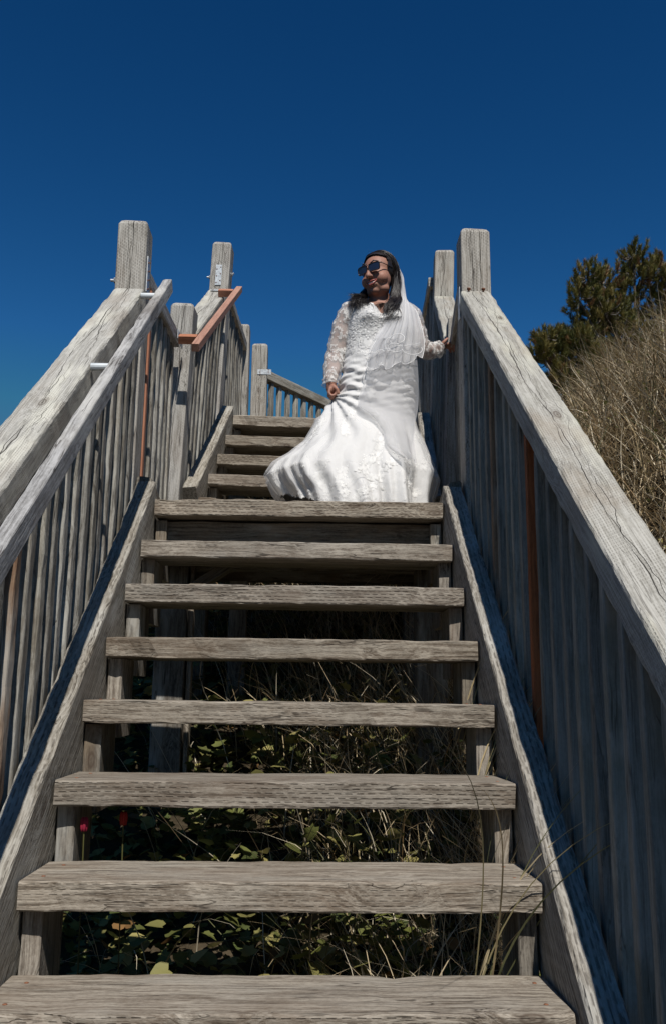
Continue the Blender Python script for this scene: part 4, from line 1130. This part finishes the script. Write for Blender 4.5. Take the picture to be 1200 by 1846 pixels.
# applied lace flowers: small raised petals on the dress
du = np.roll(G, -1, 1)-np.roll(G, 1, 1); dvv = np.gradient(G, axis=0); NN = np.cross(dvv, du); NN /= np.linalg.norm(NN, axis=2)[..., None]+1e-9
ctr2 = G.mean(1)[:, None, :]; sgn = np.sign(((G-ctr2)*NN).sum(2)); NN *= sgn[..., None]
def petal_sprays():
    V = []; F = []
    def petal(i, j, ang, ln, wd_):
        p = Vector(G[i, j]); n = Vector(NN[i, j]); t = n.orthogonal().normalized(); b = n.cross(t)
        d = t*math.cos(ang)+b*math.sin(ang); s_ = n.cross(d); k = len(V)
        V.extend([p+n*.0012, p+d*ln*.5+s_*wd_+n*.0008, p+d*ln+n*.0014, p+d*ln*.5-s_*wd_+n*.0008, p+d*ln*.5+n*.0020])
        F.extend([(k, k+1, k+4), (k+1, k+2, k+4), (k+2, k+3, k+4), (k+3, k, k+4)])
    def flower(i, j, sz):
        a0 = nz(0, 6.28)
        for q in range(5): petal(i, j, a0+q*1.2566+nz(-.2, .2), sz*nz(.8, 1.2), sz*.32)
    def nearest(x, z):
        m = (NN[..., 1] < .25)
        d2 = (G[..., 0]-x)**2+(G[..., 2]-z)**2+(~m)*9+(G[..., 1] > .12)*9
        k = int(np.argmin(d2)); return k//NA, k % NA
    # vines: lists of (x, z) way points
    vines = [((-.20, .52), (-.24, .44), (-.30, .38)), ((-.06, .54), (-.09, .46), (-.10, .40)), ((.04, .60), (.06, .50), (.08, .42), (.06, .33), (.03, .26), (-.02, .20), (.06, .16)),
             ((.04, .76), (.03, .68), (.03, .62)), ((-.20, .24), (-.22, .17), (-.18, .10)), ((-.33, .25), (-.30, .18)), ((-.10, .20), (-.13, .13), (-.10, .08)),
             ((.20, .46), (.215, .40)), ((.26, .44), (.31, .37), (.31, .31), (.27, .25)), ((.22, .22), (.20, .15), (.24, .12)), ((.16, .33), (.20, .26)), ((-.42, .28), (-.43, .21), (-.38, .15)), ((.10, .40), (.14, .32), (.12, .24)),
             ((.20, .74), (.22, .66), (.21, .58)), ((-.02, .95), (.05, .90), (.03, .84)), ((.10, .24), (.02, .12), (-.04, .08))]
    for vn in vines:
        pts, _ = smooth_path([(a, 0, b) for a, b in vn], [1]*len(vn), 6*len(vn))
        for p in pts:
            for q in range(5):
                i, j = nearest(p.x+nz(-.016, .016), p.z+nz(-.014, .014)); flower(i, j, nz(.006, .012))
            i, j = nearest(p.x+nz(-.03, .03), p.z+nz(-.02, .02))
            for q in range(3): petal(i, j, nz(0, 6.28), nz(.012, .020), .0035)
    top = np.argwhere((G[..., 2] > .875) & (NN[..., 1] < .5))      # bodice all over
    for q in range(330):
        i, j = top[hr.randrange(len(top))]; flower(i, j, nz(.006, .0115))
    for j in range(0, NA):      # scalloped lace edge
        if math.cos(A[j]) < .2 or j % 2 == 0:
            for row in (NZ-1, NZ-4, NZ-8):
                if hr.random() < .6: flower(row, j, nz(.005, .010))
    return V, F
V, F = petal_sprays()
me = mesh_np('lace_applique', np.array([tuple(v) for v in V]), [tuple(f) for f in F]); o = link('lace_applique', me, M['petal'], dress); o['kind'] = 'stuff'

# veil ------------------------------------------------------------------
def sheet_np(left, right, n_u, n_v, wave, depth, ph=0, fold=9):
    """cloth between two hanging edge curves with pleats that open towards the hem"""
    l, _ = smooth_path(left, [1]*len(left), n_v); r_, _ = smooth_path(right, [1]*len(right), n_v)
    V = np.zeros((n_v, n_u, 3))
    for i in range(n_v):
        t = i/(n_v-1); w_ = wave*(.25+.75*t)
        for j in range(n_u):
            u = j/(n_u-1)
            p = l[i].lerp(r_[i], u)
            bulge = math.sin(u*math.pi)*depth
            a = fold*u*6.283/2+ph+1.2*math.sin(t*3+u*2)
            V[i, j] = (p.x+w_*.5*math.cos(a*1.1), p.y-bulge+w_*math.sin(a)+mnoise.noise(Vector((u*3, t*4, ph)))*.012, p.z+w_*.3*math.sin(a*.7+1))
    return V
vl = [(.158, .035, 1.440), (.192, .045, 1.36), (.192, .01, 1.25), (.160, -.085, 1.13), (.100, -.15, 1.0), (.030, -.170, .87), (.003, -.175, .765)]
vr_ = [(.166, .055, 1.425), (.212, .055, 1.33), (.236, .035, 1.22), (.268, -.045, 1.14), (.292, -.10, 1.02), (.300, -.12, .92), (.285, -.14, .845)]
G1 = sheet_np(vl, vr_, 70, 90, .009, .03, 0, 13)
# hem line dips in the middle
for j in range(70):
    u = j/69
    for i in range(60, 90): G1[i, j, 2] -= (.028*math.sin(u*math.pi)+.012*math.sin(u*19))*((i-60)/30)**2
veil = link('veil', mesh_np('veil', G1.reshape(-1, 3), grid_faces(90, 70, False), True), M['veil'], bride)
vl2 = [(x+.012, y+.016, z-.006 if z > 1.3 else z+.02) for x, y, z in vl]; vr2 = [(x-.012, y+.014, z+.015) for x, y, z in vr_]
G2 = sheet_np(vl2, vr2, 60, 70, .008, .018, 2.0, 9)
for i in range(70): G2[i, :, 2] += .05*(i/69)**3
link('veil_layer', mesh_np('veil_layer', G2.reshape(-1, 3), grid_faces(70, 60, False), True), M['veil'], veil)
for kk in range(3):      # gathered folds from the comb down beside the hair
    o1 = [(.160+.006*kk, .030-.008*kk, 1.446), (.196, .040-.012*kk, 1.37), (.200, .008-.014*kk, 1.27), (.185-.01*kk, -.07-.01*kk, 1.15), (.150-.02*kk, -.130, 1.03), (.11-.03*kk, -.160, .93)]
    o2 = [(.172, .050, 1.436), (.216, .052-.01*kk, 1.35), (.228-.01*kk, .020-.01*kk, 1.24), (.235-.015*kk, -.055, 1.13), (.225-.02*kk, -.115, 1.02), (.20-.03*kk, -.150, .92)]
    G4 = sheet_np(o1, o2, 24, 50, .006, .012, kk*1.7, 5)
    link('veil_layer', mesh_np('veil_layer', G4.reshape(-1, 3), grid_faces(50, 24, False), True), M['veil'], veil)
# added grey tier over the skirt, standing in for the veil's shadow there
vl3 = [(.075, -.165, .93), (.03, -.175, .78), (-.020, -.20, .64), (-.030, -.225, .56), (.035, -.255, .50), (.085, -.29, .41), (.095, -.34, .33), (.16, -.385, .26)]
vr3 = [(.255, -.13, .90), (.262, -.15, .78), (.262, -.17, .66), (.255, -.20, .56), (.235, -.24, .46), (.225, -.30, .37), (.225, -.36, .29), (.225, -.40, .235)]
G3 = sheet_np(vl3, vr3, 40, 70, .010, .012, 1.0, 5)
link('veil_layer', mesh_np('veil_layer', G3.reshape(-1, 3), grid_faces(70, 40, False), True), M['veil_shade'], veil)
# ribbon edging with curls
rb = MB()
rb.tube([Vector(G1[89, j])+Vector((0, -.002, 0)) for j in range(70)], .0017, 5)
rb.tube([Vector(G1[i, 69]) for i in range(20, 90)], .0013, 5); rb.tube([Vector(G1[i, 0]) for i in range(50, 90)], .0015, 5)
rb.tube([Vector(G2[69, j])+Vector((0, -.03, 0)) for j in range(60)], .0015, 5)
def curl(cx, y, cz, rx, rz, a0, a1, tilt=0):
    pts = []
    for k in range(30):
        a = a0+(a1-a0)*k/29; pts.append(Vector((cx+rx*math.cos(a)+tilt*math.sin(a), y+.01*math.sin(a*.5), cz+rz*math.sin(a))))
    rb.tube(pts, .0015, 6)
curl(.158, -.205, .915, .036, .027, -1.2, 4.2, .004)
curl(.148, -.208, .868, .034, .022, .6, 5.9, -.006)
curl(.118, -.208, .885, .020, .034, 1.2, 5.0)
curl(.232, -.19, .865, .050, .030, -3.0, .4)
curl(.040, -.205, .800, .040, .045, 1.6, 6.0)
curl(.075, -.205, .845, .018, .010, 0, 4.0)
link('ribbon_edge', rb.mesh(smooth=True), M['ribbon'], veil)
